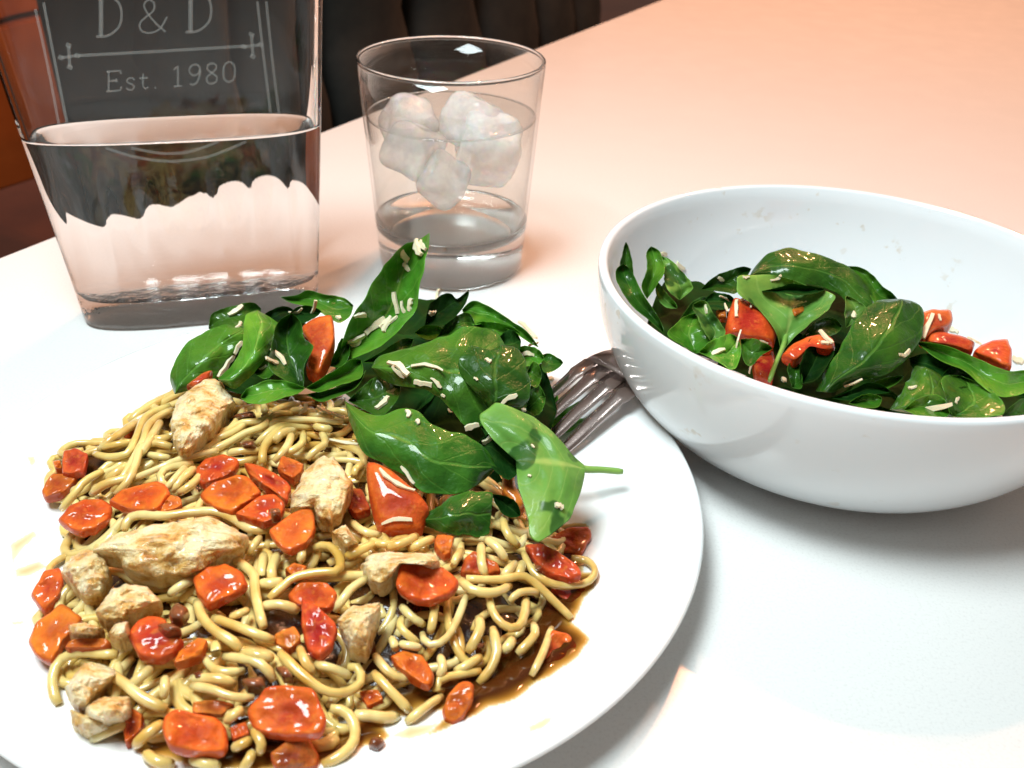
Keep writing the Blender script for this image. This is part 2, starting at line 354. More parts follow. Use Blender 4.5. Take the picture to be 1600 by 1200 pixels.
tag(o, "deep white ceramic bowl holding spinach salad", "bowl")

# ------------------------------------------------------------------ carafe
CC = Vector((-16.94, 45.30, 0)); CA = .291; CW = 9.88
def car_ring(z, off=0, n=260, flute=0):
    L, D = 6.06+.0905*z-off, 2.23+.0187*z-off; out = []
    for i in range(n):
        a = 2*math.pi*i/n; c, s = math.cos(a), math.sin(a); ee = 2/3.08
        x = math.copysign(abs(c)**ee, c)*L; y = math.copysign(abs(s)**ee, s)*D
        if flute:
            k = 1-flute*(1-abs(math.sin(x*math.pi/1.75+.6))**.75)*.075; y *= k
        out.append(CC+Vector((x*math.cos(CA)-y*math.sin(CA), x*math.sin(CA)+y*math.cos(CA), z)))
    return out
carafe = bpy.data.objects.new("water_carafe", None); C.objects.link(carafe)
tag(carafe, "tall flattened glass carafe half full of water with etched lettering", "carafe")
def fl(z): return max(0, min(1, (7.6-z)/1.2))*max(0, min(1, (z-1.2)/.8))
R_ = [car_ring(-.012, .25), car_ring(.06, .08), car_ring(.2, 0)]+[car_ring(z, flute=.45*fl(z)) for z in (.8, 1.2, 1.6, 2, 3, 4, 5, 5.6, 6.2, 6.7, 7.1, 7.6, 8, 9, 10, 13, 16, 19, 21)]
R_ += [car_ring(21.12, .1), car_ring(21.1, .26)]+[car_ring(z, .34, flute=fl(z)) for z in (20.6, 18, 15, 12, 10.3, 9.9, 9, 8, 7.5, 7, 6.4, 5.6, 4.6, 3.6, 2.8, 2.2, 1.8)]
R_ += [car_ring(1.5, .5), car_ring(1.36, .8), car_ring(1.32, 1.2)]
vs, fs = rings_mesh(R_); recalc(mesh("glass_body", vs, fs, m_carafe(), carafe))
# water, one face a hair inside the wall
Wr = [car_ring(1.30, 1.2), car_ring(1.34, .78), car_ring(1.48, .47)]+[car_ring(z, .31, flute=fl(z)) for z in (1.8, 2.2, 2.8, 3.6, 4.6, 5.6, 6.4, 7, 7.5, 8, 9, CW-.12)]+[car_ring(CW+.03, .30), car_ring(CW-.03, .45), car_ring(CW-.05, .8)]
vs, fs = rings_mesh(Wr); o = recalc(mesh("carafe_water", vs, fs, M["water"])); tag(o, "still water filling the lower half of the etched carafe", "water")
def on_carafe(px, py):                       # first point of the front glass face along a line of sight
    d = ray(px, py); k0, k1 = 30.0, 48.0; last = k0
    def f(k):
        p = EYE+d*k; q = p-CC; x = q.x*math.cos(CA)+q.y*math.sin(CA); y = -q.x*math.sin(CA)+q.y*math.cos(CA)
        return (abs(x)/(6.06+.0905*q.z))**3.08+(abs(y)/(2.23+.0187*q.z))**3.08-1
    n = 120
    for i in range(n):
        k = k0+(k1-k0)*i/n
        if f(k) < 0:
            lo, hi = k-(k1-k0)/n, k
            for _ in range(25):
                mid = (lo+hi)/2
                if f(mid) < 0: hi = mid
                else: lo = mid
            return EYE+d*(lo-.035)
    return None
etched = []
def stroke(pts, wd, par, name, spline=True):
    P = [Vector((x, y, 0)) for x, y in pts]
    Q = resample(cat_rom(P, max(2, 8*(len(P)-1))) if spline and len(P) > 2 else P, max(2, int(sum((b-a).length for a, b in zip(P, P[1:]))/5)))
    vs = []
    for i, p in enumerate(Q):
        t = (Q[min(i+1, len(Q)-1)]-Q[max(i-1, 0)]).normalized(); nn = Vector((-t.y, t.x, 0))*(wd/2)
        a, b = on_carafe(p.x-nn.x, p.y-nn.y), on_carafe(p.x+nn.x, p.y+nn.y)
        if a is None or b is None: return
        vs += [a, b]
    if len(vs) < 4: return
    etched.append((name, vs, [(2*i, 2*i+1, 2*i+3, 2*i+2) for i in range(len(vs)//2-1)]))
def flush(name, par):
    vs, fs = [], []
    for _, v, f in etched:
        b = len(vs); vs += v; fs += [tuple(i+b for i in q) for q in f]
    etched.clear()
    if vs: mesh(name, vs, fs, M["etch"], par)
def glyph(ch, x0, y0, wv, hv, sl, wd):       # x0,y0 = foot of the letter; strokes in a unit box
    G = {"D": [[(.15, 0), (.15, 1)], [(0, 0), (.45, 0), (.85, .2), (.95, .5), (.85, .8), (.45, 1), (0, 1)], [(.22, 0), (.22, 1)]],
         "&": [[(1, .45), (.75, .1), (.4, 0), (.12, .1), (.08, .32), (.3, .5), (.55, .68), (.55, .9), (.38, 1), (.22, .88), (.28, .68), (.6, .3), (.95, 0)]],
         "E": [[(.15, 0), (.15, 1)], [(0, 0), (.85, 0), (.9, .2)], [(0, 1), (.85, 1), (.88, .82)], [(.15, .52), (.6, .52)], [(.6, .42), (.6, .62)]],
         "s": [[(.85, .48), (.7, .6), (.3, .6), (.15, .47), (.35, .34), (.7, .26), (.85, .13), (.65, 0), (.3, 0), (.12, .12)]],
         "t": [[(.4, .85), (.4, .15), (.6, 0), (.85, .08)], [(.1, .6), (.8, .6)]],
         ".": [[(.3, 0), (.5, .02)]], "1": [[(.2, .8), (.5, 1), (.5, 0)], [(.2, 0), (.8, 0)]],
         "9": [[(.85, .68), (.7, .5), (.35, .48), (.15, .7), (.3, .95), (.65, 1), (.85, .8), (.85, .5), (.7, .15), (.4, 0), (.2, .08)]],
         "8": [[(.5, .53), (.2, .72), (.3, .96), (.7, .96), (.8, .72), (.5, .53), (.15, .28), (.3, .02), (.7, .02), (.85, .28), (.5, .53)]],
         "0": [[(.5, 0), (.2, .15), (.12, .5), (.2, .85), (.5, 1), (.8, .85), (.88, .5), (.8, .15), (.5, 0)]]}[ch]
    for st in G:
        stroke([(x0+u*wv, y0+sl*u*wv-v*hv) for u, v in st], wd, carafe, ch, spline=ch not in "E1." and len(st) > 2)
SL = -.075
glyph("D", 150, 57, 42, 62, SL, 4.2); glyph("&", 215, 53, 46, 52, SL, 3.4); glyph("D", 290, 50, 42, 62, SL, 4.2); flush("etched_monogram", carafe)
x, y = 166, 143
for ch, wv, hv in (("E", 26, 31), ("s", 18, 30), ("t", 19, 28), (".", 12, 20), ("1", 22, 32), ("9", 24, 32), ("8", 24, 32), ("0", 24, 32)):
    if ch == "1": x += 14
    glyph(ch, x, y+SL*(x-166), wv, hv, SL, 3.4); x += wv+3
flush("etched_date", carafe)
stroke([(122, 87), (250, 80), (383, 72)], 5, carafe, "rule", False)
for cx_, cy_ in ((108, 88), (394, 71)):
    stroke([(cx_-12, cy_+2), (cx_+12, cy_-1)], 5, carafe, "cross", False); stroke([(cx_-1, cy_-16), (cx_+1, cy_+16)], 5, carafe, "cross", False)
    for a, bb in ((-13, 2), (13, -1), (-1, -17), (1, 17)): stroke([(cx_+a-4, cy_+bb-2), (cx_+a+4, cy_+bb+2)], 7, carafe, "cross", False)
flush("etched_rule", carafe)
for pts in ([(55, 14), (74, 100), (92, 194)], [(68, 4), (86, 98), (105, 194)], [(402, 2), (412, 90), (423, 178)], [(416, 2), (425, 90), (436, 178)],
            [(165, 231), (210, 245), (262, 252), (315, 247), (345, 238), (385, 221)], [(205, 231), (240, 238), (265, 240), (300, 236), (342, 221)]):
    stroke(pts, 4.5, carafe, "border")
flush("etched_border", carafe)

# ------------------------------------------------------------------ tumbler, water, ice
GC = Vector((-3.999, 52.351, 0))
def gr(z): return 4.27+.0715*z
tumbler = bpy.data.objects.new("drinking_glass", None); C.objects.link(tumbler)
tag(tumbler, "straight sided glass tumbler of iced water behind the salad", "glass")
GF = 2.15
prof = [(0, -.012), (2.6, -.012), (3.2, -.012), (3.7, -.012), (4.05, .04), (4.2, .16), (gr(.4), .4)]+[(gr(z), z) for z in (1, 1.6, 2.2, 2.7, 2.95)]
prof += [(gr(3)-.2, 2.96), (gr(2.8)-.3, 2.75), (gr(2.5)-.55, 2.42), (3.4, 2.22), (2.4, GF+.02), (1.2, GF), (0, GF)]
vs, fs = lathe(prof, 128, GC.x, GC.y); recalc(mesh("thick_base", vs, fs, M["glass"], tumbler))
vs, fs = lathe([(gr(z), z) for z in (2.97, 4, 6, 8, 10, 11.88)]+[(gr(z)-.2, z) for z in (11.88, 10, 9.1, 8, 6, 4.4, 2.98)], 128, GC.x, GC.y); recalc(mesh("wall", vs, fs, M["thin"], tumbler))
vs, fs = lathe([(gr(12)-.1+.105*math.cos(a), 12.0+.12*math.sin(a)) for a in [k*math.pi/6 for k in range(13)]], 128, GC.x, GC.y); recalc(mesh("rim", vs, fs, M["glass"], tumbler))
GW = 9.0
prof = [(0, GF-.03), (1.2, GF-.03), (2.4, GF-.01), (3.42, 2.19), (gr(2.5)-.52, 2.40), (gr(2.8)-.27, 2.8)]+[(gr(z)-.17, z) for z in (3.4, 4.4, 6, 8, GW-.1)]+[(gr(GW)-.17, GW+.02), (gr(GW)-.3, GW-.03), (gr(GW)-.6, GW-.05), (0, GW-.05)]
vs, fs = lathe(prof, 128, GC.x, GC.y); o = recalc(mesh("glass_water", vs, fs, M["thinwater"])); tag(o, "clear water round the ice in the tumbler", "water")
vs, fs = lathe([(gr(GW)-.25+.05*math.cos(a), GW-.02+.05*math.sin(a)) for a in [k*math.pi/4 for k in range(9)]], 128, GC.x, GC.y); recalc(mesh("meniscus", vs, fs, M["glass"], o))
def ice(px, py, z, dy, size, rot, label, seed):
    p = at(px, py, z); d = ray(px, py); p = p+d.normalized()*dy
    q = Vector((p.x-GC.x, p.y-GC.y, 0)); lim = gr(p.z)-.35-size*.62
    if q.length > lim: q = q.normalized()*lim; p = Vector((GC.x+q.x, GC.y+q.y, p.z))
    bm = bmesh.new(); bmesh.ops.create_icosphere(bm, subdivisions=4, radius=1)
    for v in bm.verts:                       # a cube with melted edges
        p_ = 4.2; k = (abs(v.co.x)**p_+abs(v.co.y)**p_+abs(v.co.z)**p_)**(-1/p_); v.co *= k*size*.5
    R3 = Matrix.Rotation(rot[2], 3, 'Z') @ Matrix.Rotation(rot[1], 3, 'Y') @ Matrix.Rotation(rot[0], 3, 'X')
    for v in bm.verts:
        v.co = R3 @ v.co; v.co *= 1+.14*noise.noise(v.co*.8+Vector((seed*7, 0, 0))); v.co = (v.co+p)*S
    me = bpy.data.meshes.new("ice_cube"); bm.to_mesh(me); bm.free(); o = link("ice_cube", me, M["ice"]); tag(o, label, "ice cube", "ice cubes in the tumbler")
ice(640, 192, 8.35, 0, 2.7, (.4, .3, .5), "frosty ice cube breaking the surface at the left of the tumbler", 1)
ice(738, 194, 8.4, 0, 3.0, (.2, .5, .9), "largest ice cube humped above the water right of centre", 2)
ice(688, 288, 6.1, -.3, 2.5, (.78, .62, .1), "lowest ice cube hanging point down under the others", 3)
ice(625, 240, 7.5, 0, 2.8, (.3, .2, 1.2), "submerged ice cube against the left wall of the tumbler", 4)
ice(785, 235, 7.6, .5, 3.4, (.5, .3, .2), "wide submerged ice cube against the right wall of the tumbler", 5)

# ------------------------------------------------------------------ fork, tines down on the plate
fork = bpy.data.objects.new("fork", None); C.objects.link(fork)
tag(fork, "steel dinner fork tines down on the plate rim against the bowl", "fork")
fa, fb = at(824, 694, 1.4), at(930, 594, 2.95); fdir = (fb-fa); fdir.z = 0; fdir.normalize(); fx = Vector((fdir.y, -fdir.x, 0)); FO = fa
FOR = Vector((fa.x, fa.y, 0))
def fz(t):   # height of the fork along its length in cm from the tine tips
    K = [(0, 1.25), (1.5, 1.75), (3, 2.35), (4.5, 2.85), (5.8, 3.0), (7.2, 2.85), (8.6, 2.35), (10, 1.75), (12, 1.1), (15, .6), (18, .42), (21, .40)]
    for (a, za), (b, zb) in zip(K, K[1:]):
        if a <= t <= b: f = (t-a)/(b-a); f = f*f*(3-2*f)*.4+f*.6; return za+(zb-za)*f
    return K[-1][1]
def fp(t, x, dz=0): return FOR+fdir*t+fx*x+Vector((0, 0, fz(t)+dz-.06*x*x))
def strip(name, sect, th=.17):
    rings = []
    for t, x0, x1 in sect:
        rings.append([fp(t, x0+(x1-x0)*.06, th*.5), fp(t, x0+(x1-x0)*.35, th*.62), fp(t, x0+(x1-x0)*.65, th*.62), fp(t, x1-(x1-x0)*.06, th*.5), fp(t, x1, 0),
                      fp(t, x1-(x1-x0)*.06, -th*.5), fp(t, x0+(x1-x0)*.06, -th*.5), fp(t, x0, 0)])
    vs, fs = rings_mesh(rings); o = recalc(mesh(name, vs, fs, M["steel"], fork)); return o
for i in range(4):
    c = -1.29+.86*i
    strip("tine", [(0, c-.16, c+.16), (.4, c-.23, c+.23), (1.5, c-.29, c+.29), (2.6, c-.32, c+.32), (3.6, c-.335, c+.335), (4.0, c-.35, c+.35), (4.2, c-.428, c+.428), (5.12, c-.428, c+.428)])
W_ = [(5.08, 1.72), (5.6, 1.72), (6.2, 1.66), (6.9, 1.45), (7.5, 1.1), (8.1, .72), (8.8, .45), (9.8, .36), (12, .38), (15, .52), (18, .72), (20.2, .82), (20.9, .6), (21, .3)]
strip("handle", [(t, -x, x) for t, x in W_], .22)

# ------------------------------------------------------------------ noodle heap: a height field on the plate
foot = [at(x, y, 1.0) for x, y in [(58, 800), (66, 748), (98, 706), (150, 690), (205, 652), (270, 615), (340, 592), (430, 610), (540, 620), (640, 640), (760, 700), (840, 780), (890, 835),
        (905, 885), (880, 950), (850, 1010), (800, 1055), (740, 1080), (690, 1105), (630, 1125), (585, 1125), (560, 1160), (535, 1195), (500, 1215), (400, 1225), (300, 1215), (215, 1195), (140, 1160), (95, 1110), (70, 1050), (45, 990), (50, 920), (90, 860)]]
def inside(p, poly):
    c = False; n = len(poly)
    for i in range(n):
        a, b = poly[i], poly[i-1]
        if (a.y > p.y) != (b.y > p.y) and p.x < (b.x-a.x)*(p.y-a.y)/(b.y-a.y)+a.x: c = not c
    return c
def edge_d(p, poly):
    best = 1e9
    for i in range(len(poly)):
        a, b = poly[i-1], poly[i]; dx, dy = b.x-a.x, b.y-a.y
        t = max(0, min(1, ((p.x-a.x)*dx+(p.y-a.y)*dy)/(dx*dx+dy*dy+1e-9)))
        best = min(best, math.hypot(p.x-a.x-t*dx, p.y-a.y-t*dy))
    return best if inside(p, poly) else -best
GX0, GY0, GD, GN = -20.0, 14.0, .4, 64
grid = [[edge_d(Vector((GX0+i*GD, GY0+j*GD, 0)), foot) for i in range(GN)] for j in range(GN)]
def D_(x, y):
    u, v = (x-GX0)/GD, (y-GY0)/GD; i, j = max(0, min(GN-2, int(u))), max(0, min(GN-2, int(v))); f, g = min(1, max(0, u-i)), min(1, max(0, v-j))
    return (grid[j][i]*(1-f)+grid[j][i+1]*f)*(1-g)+(grid[j+1][i]*(1-f)+grid[j+1][i+1]*f)*g
def H(x, y):
    d = D_(x, y); t = max(0, min(1, (d+.15)/4.6)); base = zplate(math.hypot(x-PC.x, y-PC.y))
    return base+.12+2.0*(1-(1-t)**2)+.22*noise.noise(Vector((x*.45, y*.45, 2)))*t
def onH(px, py, dz=0):
    z = 1.5
    for _ in range(16):
        p = at(px, py, z); z = .45*z+.55*(H(p.x, p.y)+dz)
    return at(px, py, z)
# sauce-soaked mass under the strands
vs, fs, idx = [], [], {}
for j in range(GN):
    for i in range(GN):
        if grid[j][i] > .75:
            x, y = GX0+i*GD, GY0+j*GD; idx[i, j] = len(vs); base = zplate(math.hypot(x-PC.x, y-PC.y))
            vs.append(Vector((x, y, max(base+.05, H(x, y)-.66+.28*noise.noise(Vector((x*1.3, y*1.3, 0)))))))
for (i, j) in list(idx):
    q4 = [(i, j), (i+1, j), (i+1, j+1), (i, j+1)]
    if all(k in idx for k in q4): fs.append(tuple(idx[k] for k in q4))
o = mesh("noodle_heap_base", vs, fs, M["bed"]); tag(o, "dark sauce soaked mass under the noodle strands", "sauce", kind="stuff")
# sauce pool
pool = [(500, 1190), (560, 1130), (640, 1080), (700, 1020), (780, 930), (800, 850), (860, 815), (918, 822), (926, 834), (908, 872), (912, 900), (938, 905), (930, 932), (915, 950), (908, 968), (893, 985), (908, 1000), (918, 1022), (908, 1045),
        (876, 1068), (836, 1095), (796, 1116), (756, 1134), (720, 1152), (690, 1164), (664, 1172), (690, 1140), (690, 1125), (660, 1120), (640, 1135), (615, 1138), (600, 1150), (612, 1170), (598, 1182), (560, 1192), (520, 1215), (440, 1235), (330, 1235), (230, 1205), (180, 1180), (200, 1150), (300, 1120)]
def film(name, poly, SD, deep, hgt):
    pw = [at(x, y, .95) for x, y in poly]
    x0, x1, y0, y1 = min(p.x for p in pw)-.2, max(p.x for p in pw)+.2, min(p.y for p in pw)-.2, max(p.y for p in pw)+.2
    nx, ny = int((x1-x0)/SD)+1, int((y1-y0)/SD)+1; vs, fs, idx, dep = [], [], {}, []
    for j in range(ny):
        for i in range(nx):
            p = Vector((x0+i*SD, y0+j*SD, 0)); d = edge_d(p, pw)+.14*noise.noise(p*1.3)*min(1, deep)
            if d > 0:
                idx[i, j] = len(vs); vs.append(Vector((p.x, p.y, zplate(math.hypot(p.x-PC.x, p.y-PC.y))+.012+hgt*math.sqrt(min(1, d/.4))))); dep.append(min(1, d/1.3)*deep)
    for (i, j) in list(idx):
        q4 = [(i, j), (i+1, j), (i+1, j+1), (i, j+1)]
        if all(k in idx for k in q4): fs.append(tuple(idx[k] for k in q4))
    o = mesh(name, vs, fs, M["sauce"]); at_ = o.data.attributes.new("depth", 'FLOAT', 'POINT')
    for i, dd in enumerate(dep): at_.data[i].value = dd
    return o
for poly, lab in (([(18, 868), (58, 838), (62, 846), (40, 872), (24, 900)], "pale sauce streak on the left rim of the plate"), ([(26, 905), (64, 884), (78, 892), (50, 912), (28, 918)], "yellowish sauce smear left of the chicken on the plate rim"),
                  ([(20, 990), (44, 984), (46, 990), (24, 998)], "faint sauce mark below the left tomatoes on the plate rim"), ([(608, 1168), (640, 1150), (690, 1146), (672, 1166), (640, 1178)], "thin amber sauce film on the bare front of the plate"),
                  ([(820, 1165), (852, 1150), (864, 1154), (850, 1170), (826, 1178)], "faint sauce smear on the front right rim of the plate"), ([(46, 738), (62, 732), (64, 742), (54, 750)], "small sauce spot at the upper left of the plate rim")):
    tag(film("sauce_smear", poly, .06, .28, .004), lab, "sauce", "sauce smears on the plate rim")
o = film("sauce_pool", pool, .075, 1, .14)
tag(o, "glossy brown sauce pooled round the right side of the noodles", "sauce")

# ------------------------------------------------------------------ noodles
NG = "noodle strands heaped on the plate"
STRANDS = []
def noodle(P, label, r=.152):
    P = resample(P, max(6, int(sum((b-a).length for a, b in zip(P, P[1:]))/.28)))
    vs, fs = tube(P, r*random.uniform(.86, 1.14), 9); o = mesh("noodle", vs, fs, M["noodle"]); tag(o, label, "noodle", NG); STRANDS.append((o, P, label)); return o
def wander():
    for _ in range(200):
        x, y = random.uniform(-18, 3.5), random.uniform(16, 37)
        if D_(x, y) > .7 and (x < -3 or random.random() < .45): break
    a = random.uniform(0, 6.28); k = random.gauss(0, .25); P = []; z0 = random.uniform(-.95, -.28); ph = random.uniform(0, 6)
    for i in range(random.randint(14, 34)):
        base = zplate(math.hypot(x-PC.x, y-PC.y)); P.append(Vector((x, y, max(base+.2, H(x, y)+z0+.16*math.sin(ph+i*.5)))))
        k = k*.85+random.gauss(0, .17); a += k*.9
        if D_(x, y) < .9:                    # turn back in at the rim of the heap
            a += .75*(1 if math.sin(a-math.atan2(26.5-y, -7.5-x)) < 0 else -1)
        x += .38*math.cos(a); y += .38*math.sin(a)
    return [p for p in P if D_(p.x, p.y) > .1]
for _ in range(176):
    P = wander()
    if len(P) > 6: noodle(cat_rom(P, len(P)*2), "yellow brown noodle strand half buried in the sauced heap")
def traced(pts, dz, label):
    n = len(pts); W = []
    for i, (x, y) in enumerate(cat_rom([(a, b, 0) for a, b in pts], (n-1)*7), ) if False else enumerate([(v.x, v.y) for v in cat_rom([(a, b, 0) for a, b in pts], (n-1)*7)]):
        u = i/((n-1)*7); W.append(onH(x, y, dz-.30*(1-math.sin(math.pi*min(1, max(0, u*.9+.05))))))
    # relax the heights so a strand bends gently
    for _ in range(6):
        zz = [v.z for v in W]
        for i in range(1, len(W)-1): W[i].z = .25*zz[i-1]+.5*zz[i]+.25*zz[i+1]
    noodle(W, label)
NL = {"left": "pale noodle strand on the left slope of the heap by the chicken", "top": "noodle strand combed in a bundle below the spinach",
      "mid": "noodle strand lying on top of the heap between tomato pieces", "low": "noodle strand on the front of the heap among cooked tomato", "right": "brown glazed noodle strand on the saucy right side of the heap"}
TR = {"left": [[(266,634),(230,650),(212,684),(200,708),(172,714),(148,710)],[(268,640),(244,654),(230,668),(222,692),(196,740),(176,768)],[(264,684),(250,686),(236,686)],[(268,698),(240,692),(220,700),(212,724),(200,752),(180,772)],
   [(266,716),(248,712),(232,710)],[(160,736),(132,752),(116,772),(96,796)],[(210,744),(164,756),(144,772)],[(250,660),(238,680),(226,700),(205,720)],[(214,660),(190,676),(168,690),(156,704)],[(206,690),(180,694),(160,700)],
   [(340,704),(280,718),(246,732),(210,748)],[(300,724),(260,732),(250,748),(262,760)],[(304,732),(286,746),(268,768)],[(316,740),(300,756),(280,770)],[(290,730),(274,746),(258,766)],[(200,726),(180,738),(168,750)]],
 "top": [[(466,630),(436,638),(408,658),(380,660),(350,676),(336,692),(300,716)],[(460,648),(430,648),(412,666),(384,676),(360,690),(330,704)],[(492,644),(474,641),(456,642)],[(536,660),(490,656),(436,656),(420,668)],[(488,668),(448,666),(428,680),(412,700),(410,724)],
   [(486,658),(440,664),(415,680),(400,695)],[(474,676),(472,692),(456,704),(440,708)],[(456,678),(448,698),(428,722)],[(502,674),(508,692),(492,704),(480,718)],[(406,704),(376,704),(358,708)],[(516,670),(504,668),(492,666)],[(412,630),(413,640),(412,650)],[(566,726),(556,732),(552,744)],
   [(395,650),(370,672),(345,682),(325,690)],[(520,650),(500,648),(480,650)],[(430,690),(440,676),(460,672)],[(380,640),(360,668),(340,676)]],
 "mid": [[(194,828),(200,812),(220,804),(260,806),(300,800),(340,800),(370,814),(392,826),(418,828)],[(354,866),(376,880),(396,898),(398,920),(404,952),(412,980)],[(420,936),(440,918),(460,902),(500,894),(528,892),(530,870),(512,852),(490,856)],
   [(308,940),(316,964),(334,984),(360,1000),(376,1014)],[(334,966),(370,978),(400,990),(428,1000)],[(412,946),(440,944),(464,954)],[(572,904),(548,920),(536,936),(522,954)],[(406,840),(396,852),(388,864)],[(412,866),(408,892),(408,904)],[(432,868),(424,892),(428,908)],
   [(472,858),(471,866),(470,876)],[(588,848),(556,862),(540,870)],[(550,816),(570,830),(594,836)],[(386,954),(374,958),(362,964)],[(408,912),(424,911),(438,908)],[(650,838),(628,848),(606,856)],[(676,842),(658,848),(640,858)],[(580,845),(600,850),(625,848)],[(304,904),(280,916),(266,928)]],
 "low": [[(316,1024),(336,1046),(362,1050),(380,1048)],[(350,1026),(390,1030),(414,1042),(428,1064)],[(380,1020),(402,1023),(424,1028)],[(300,1072),(330,1076),(360,1088),(396,1090)],[(300,1060),(340,1060),(368,1068)],[(438,1020),(460,1044),(484,1064),(510,1080),(540,1082),(564,1066),(560,1044),(544,1042)],
   [(468,1012),(476,1032),(490,1052)],[(494,1038),(520,1044),(546,1056)],[(516,1106),(540,1112),(554,1134),(552,1160),(530,1182),(504,1194)],[(554,1116),(590,1120),(620,1120)],[(376,1108),(365,1117),(354,1126)],[(396,1140),(408,1160),(406,1176)],[(390,1156),(378,1162),(366,1168)],
   [(394,1176),(388,1188),(380,1200)],[(300,1188),(320,1192),(340,1196)],[(336,1006),(337,1014),(338,1022)],[(184,1022),(160,1022),(120,1020),(94,1032),(82,1056),(84,1084),(92,1100)],[(134,1040),(170,1052),(200,1072),(224,1092),(260,1108)],[(236,1044),(216,1060),(205,1072)],[(258,1060),(257,1074),(256,1088)],
   [(202,1128),(172,1142),(144,1156)],[(252,1130),(228,1148),(212,1164)],[(228,1178),(244,1188),(268,1194)],[(584,1052),(606,1074),(640,1110)],[(586,1024),(598,1040),(616,1056),(640,1060)],[(690,1088),(660,1108),(636,1128)]],
 "right": [[(786,810),(792,832),(810,854)],[(818,864),(832,892),(856,910),(890,916),(920,908),(930,892),(920,878),(894,872)],[(728,904),(780,906),(816,900),(840,914),(870,944),(892,966)],[(720,908),(740,922),(770,926),(796,916)],[(764,934),(772,960),(792,980),(812,978),(820,956),(822,936)],
   [(796,940),(810,926),(834,924),(840,930)],[(752,852),(752,876),(758,900)],[(760,842),(780,858),(790,876)],[(728,932),(716,964),(702,992),(680,1008),(664,1002),(660,990)],[(680,944),(676,970),(672,988)],[(628,948),(644,964),(662,976)],[(628,966),(626,980),(640,994),(652,1004)],[(748,966),(750,982),(740,1004),(732,1018)],
   [(770,982),(774,1000),(776,1020),(766,1046),(748,1068)],[(834,976),(836,990),(824,1006),(808,1022)],[(862,982),(848,1020),(830,1056)],[(750,1048),(720,1054),(692,1060),(680,1074),(692,1080)],[(612,998),(616,1006),(618,1014)],[(626,1006),(640,1008),(656,1012)],[(688,1026),(692,1044),(686,1056)],[(750,1026),(728,1040),(712,1048)],
   [(800,1000),(795,1008),(788,1016)],[(805,880),(795,890),(785,902)],[(720,860),(712,872),(708,884)],[(816,880),(812,892),(806,902)]]}
for k, L in TR.items():
    for i, p in enumerate(L): traced(p, .16+.05*(i % 4), NL[k])

# ------------------------------------------------------------------ chunks (tomato, chicken, onion)
def chunk(name, poly, mat, label, cat, group, off=.3, gy=.35, gx=0, thick=.6, dome=.18, nz=.07, freq=1.6, zc=None, color=None, round_=1, M_=12, seed=0, crisp=.10, torn=0):
    n = M_; NB = 4*n
    P = resample([(x, y, 0) for x, y in poly], NB, True)
    for _ in range(round_): P = [(P[i-1]+P[i]*3+P[(i+1) % NB])*.2 for i in range(NB)]
    c = sum(P, Vector())/NB; rg_ = .10 if torn else .05
    P = [c+(p-c)*(1+rg_*(noise.noise(Vector((k*.33, seed*2.1, 0)))+.7*noise.noise(Vector((k*.9, seed*2.1, 4))))) for k, p in enumerate(P)]
    if zc is None: zc = onH(c.x, c.y, off).z
    rr = random.Random(seed+500); gy += rr.uniform(-.25, .35); gx += rr.uniform(-.5, .5); sv = Vector((seed*3.7, seed*1.3, 0))
    def bnd(t):
        t = (t % 1)*NB; i = int(t) % NB; return P[i].lerp(P[(i+1) % NB], t-int(t))
    grid_, order = {}, []
    for j in range(n+1):
        for i in range(n+1):
            x, y = 2*i/n-1, 2*j/n-1
            dx, dy = x*math.sqrt(1-y*y/2), y*math.sqrt(1-x*x/2); s_ = min(1, math.hypot(dx, dy)); th = math.atan2(dy, dx)/(2*math.pi)
            q = c.lerp(bnd(th), s_); z = zc+gy*(c.y-q.y)/100+gx*(q.x-c.x)/100+dome*(1-s_**3)
            w_ = at(q.x, q.y, z); nn = noise.noise(w_*freq+sv)+.5*noise.noise(w_*freq*2.3+sv)+(.45 if torn else .22)*noise.noise(w_*freq*5+sv)
            if torn: nn += torn*(abs(noise.noise(Vector((w_.x*1.1+w_.y*.9, w_.y*3.2-w_.x*2.4, w_.z*1.5))+sv))*-1.6+.3)
            z += nz*nn*(1 if s_ < .99 else .4)-(crisp if s_ > .99 else 0)
            grid_[i, j] = at(q.x, q.y, z); order.append(s_)
    vs = [grid_[i, j] for j in range(n+1) for i in range(n+1)]; fs = []
    for j in range(n):
        for i in range(n): a_ = j*(n+1)+i; fs.append((a_, a_+1, a_+n+2, a_+n+1))
    border = [(i, 0) for i in range(n)]+[(n, j) for j in range(n)]+[(i, n) for i in range(n, 0, -1)]+[(0, j) for j in range(n, 0, -1)]
    prev = [j*(n+1)+i for i, j in border]; cen = sum((vs[k] for k in prev), Vector())/NB; top = [vs[k] for k in prev]
    for dn, sc in ((.35, 1.0), (.8, .95), (1.0, .8)):
        cur = []
        for v in top:
            q = cen+(v-cen)*sc+Vector((0, 0, -thick*dn)); q += Vector((noise.noise(q*freq+sv), noise.noise(q*freq-sv), 0))*nz*.6; cur.append(len(vs)); vs.append(q)
        for k in range(NB): fs.append((prev[k], cur[k], cur[(k+1) % NB], prev[(k+1) % NB]))
        prev = cur
    fs.append(tuple(prev))
    o = mesh(name, vs, fs, mat); ra = o.data.attributes.new('rim', 'FLOAT', 'POINT')
    for k in range(len(vs)): ra.data[k].value = order[k] if k < len(order) else 1.0
    recalc(o); tag(o, label, cat, group)
    sb = o.modifiers.new("round", 'SUBSURF'); sb.levels = sb.render_levels = 1
    if color: o.color = (*color, 1)
    return o
TG = "tomato pieces cooked with the noodles"
RED, ORG, DRD, ORB, YEL = (.46, .026, .010), (.64, .12, .012), (.34, .018, .010), (.52, .11, .015), (.80, .28, .03)
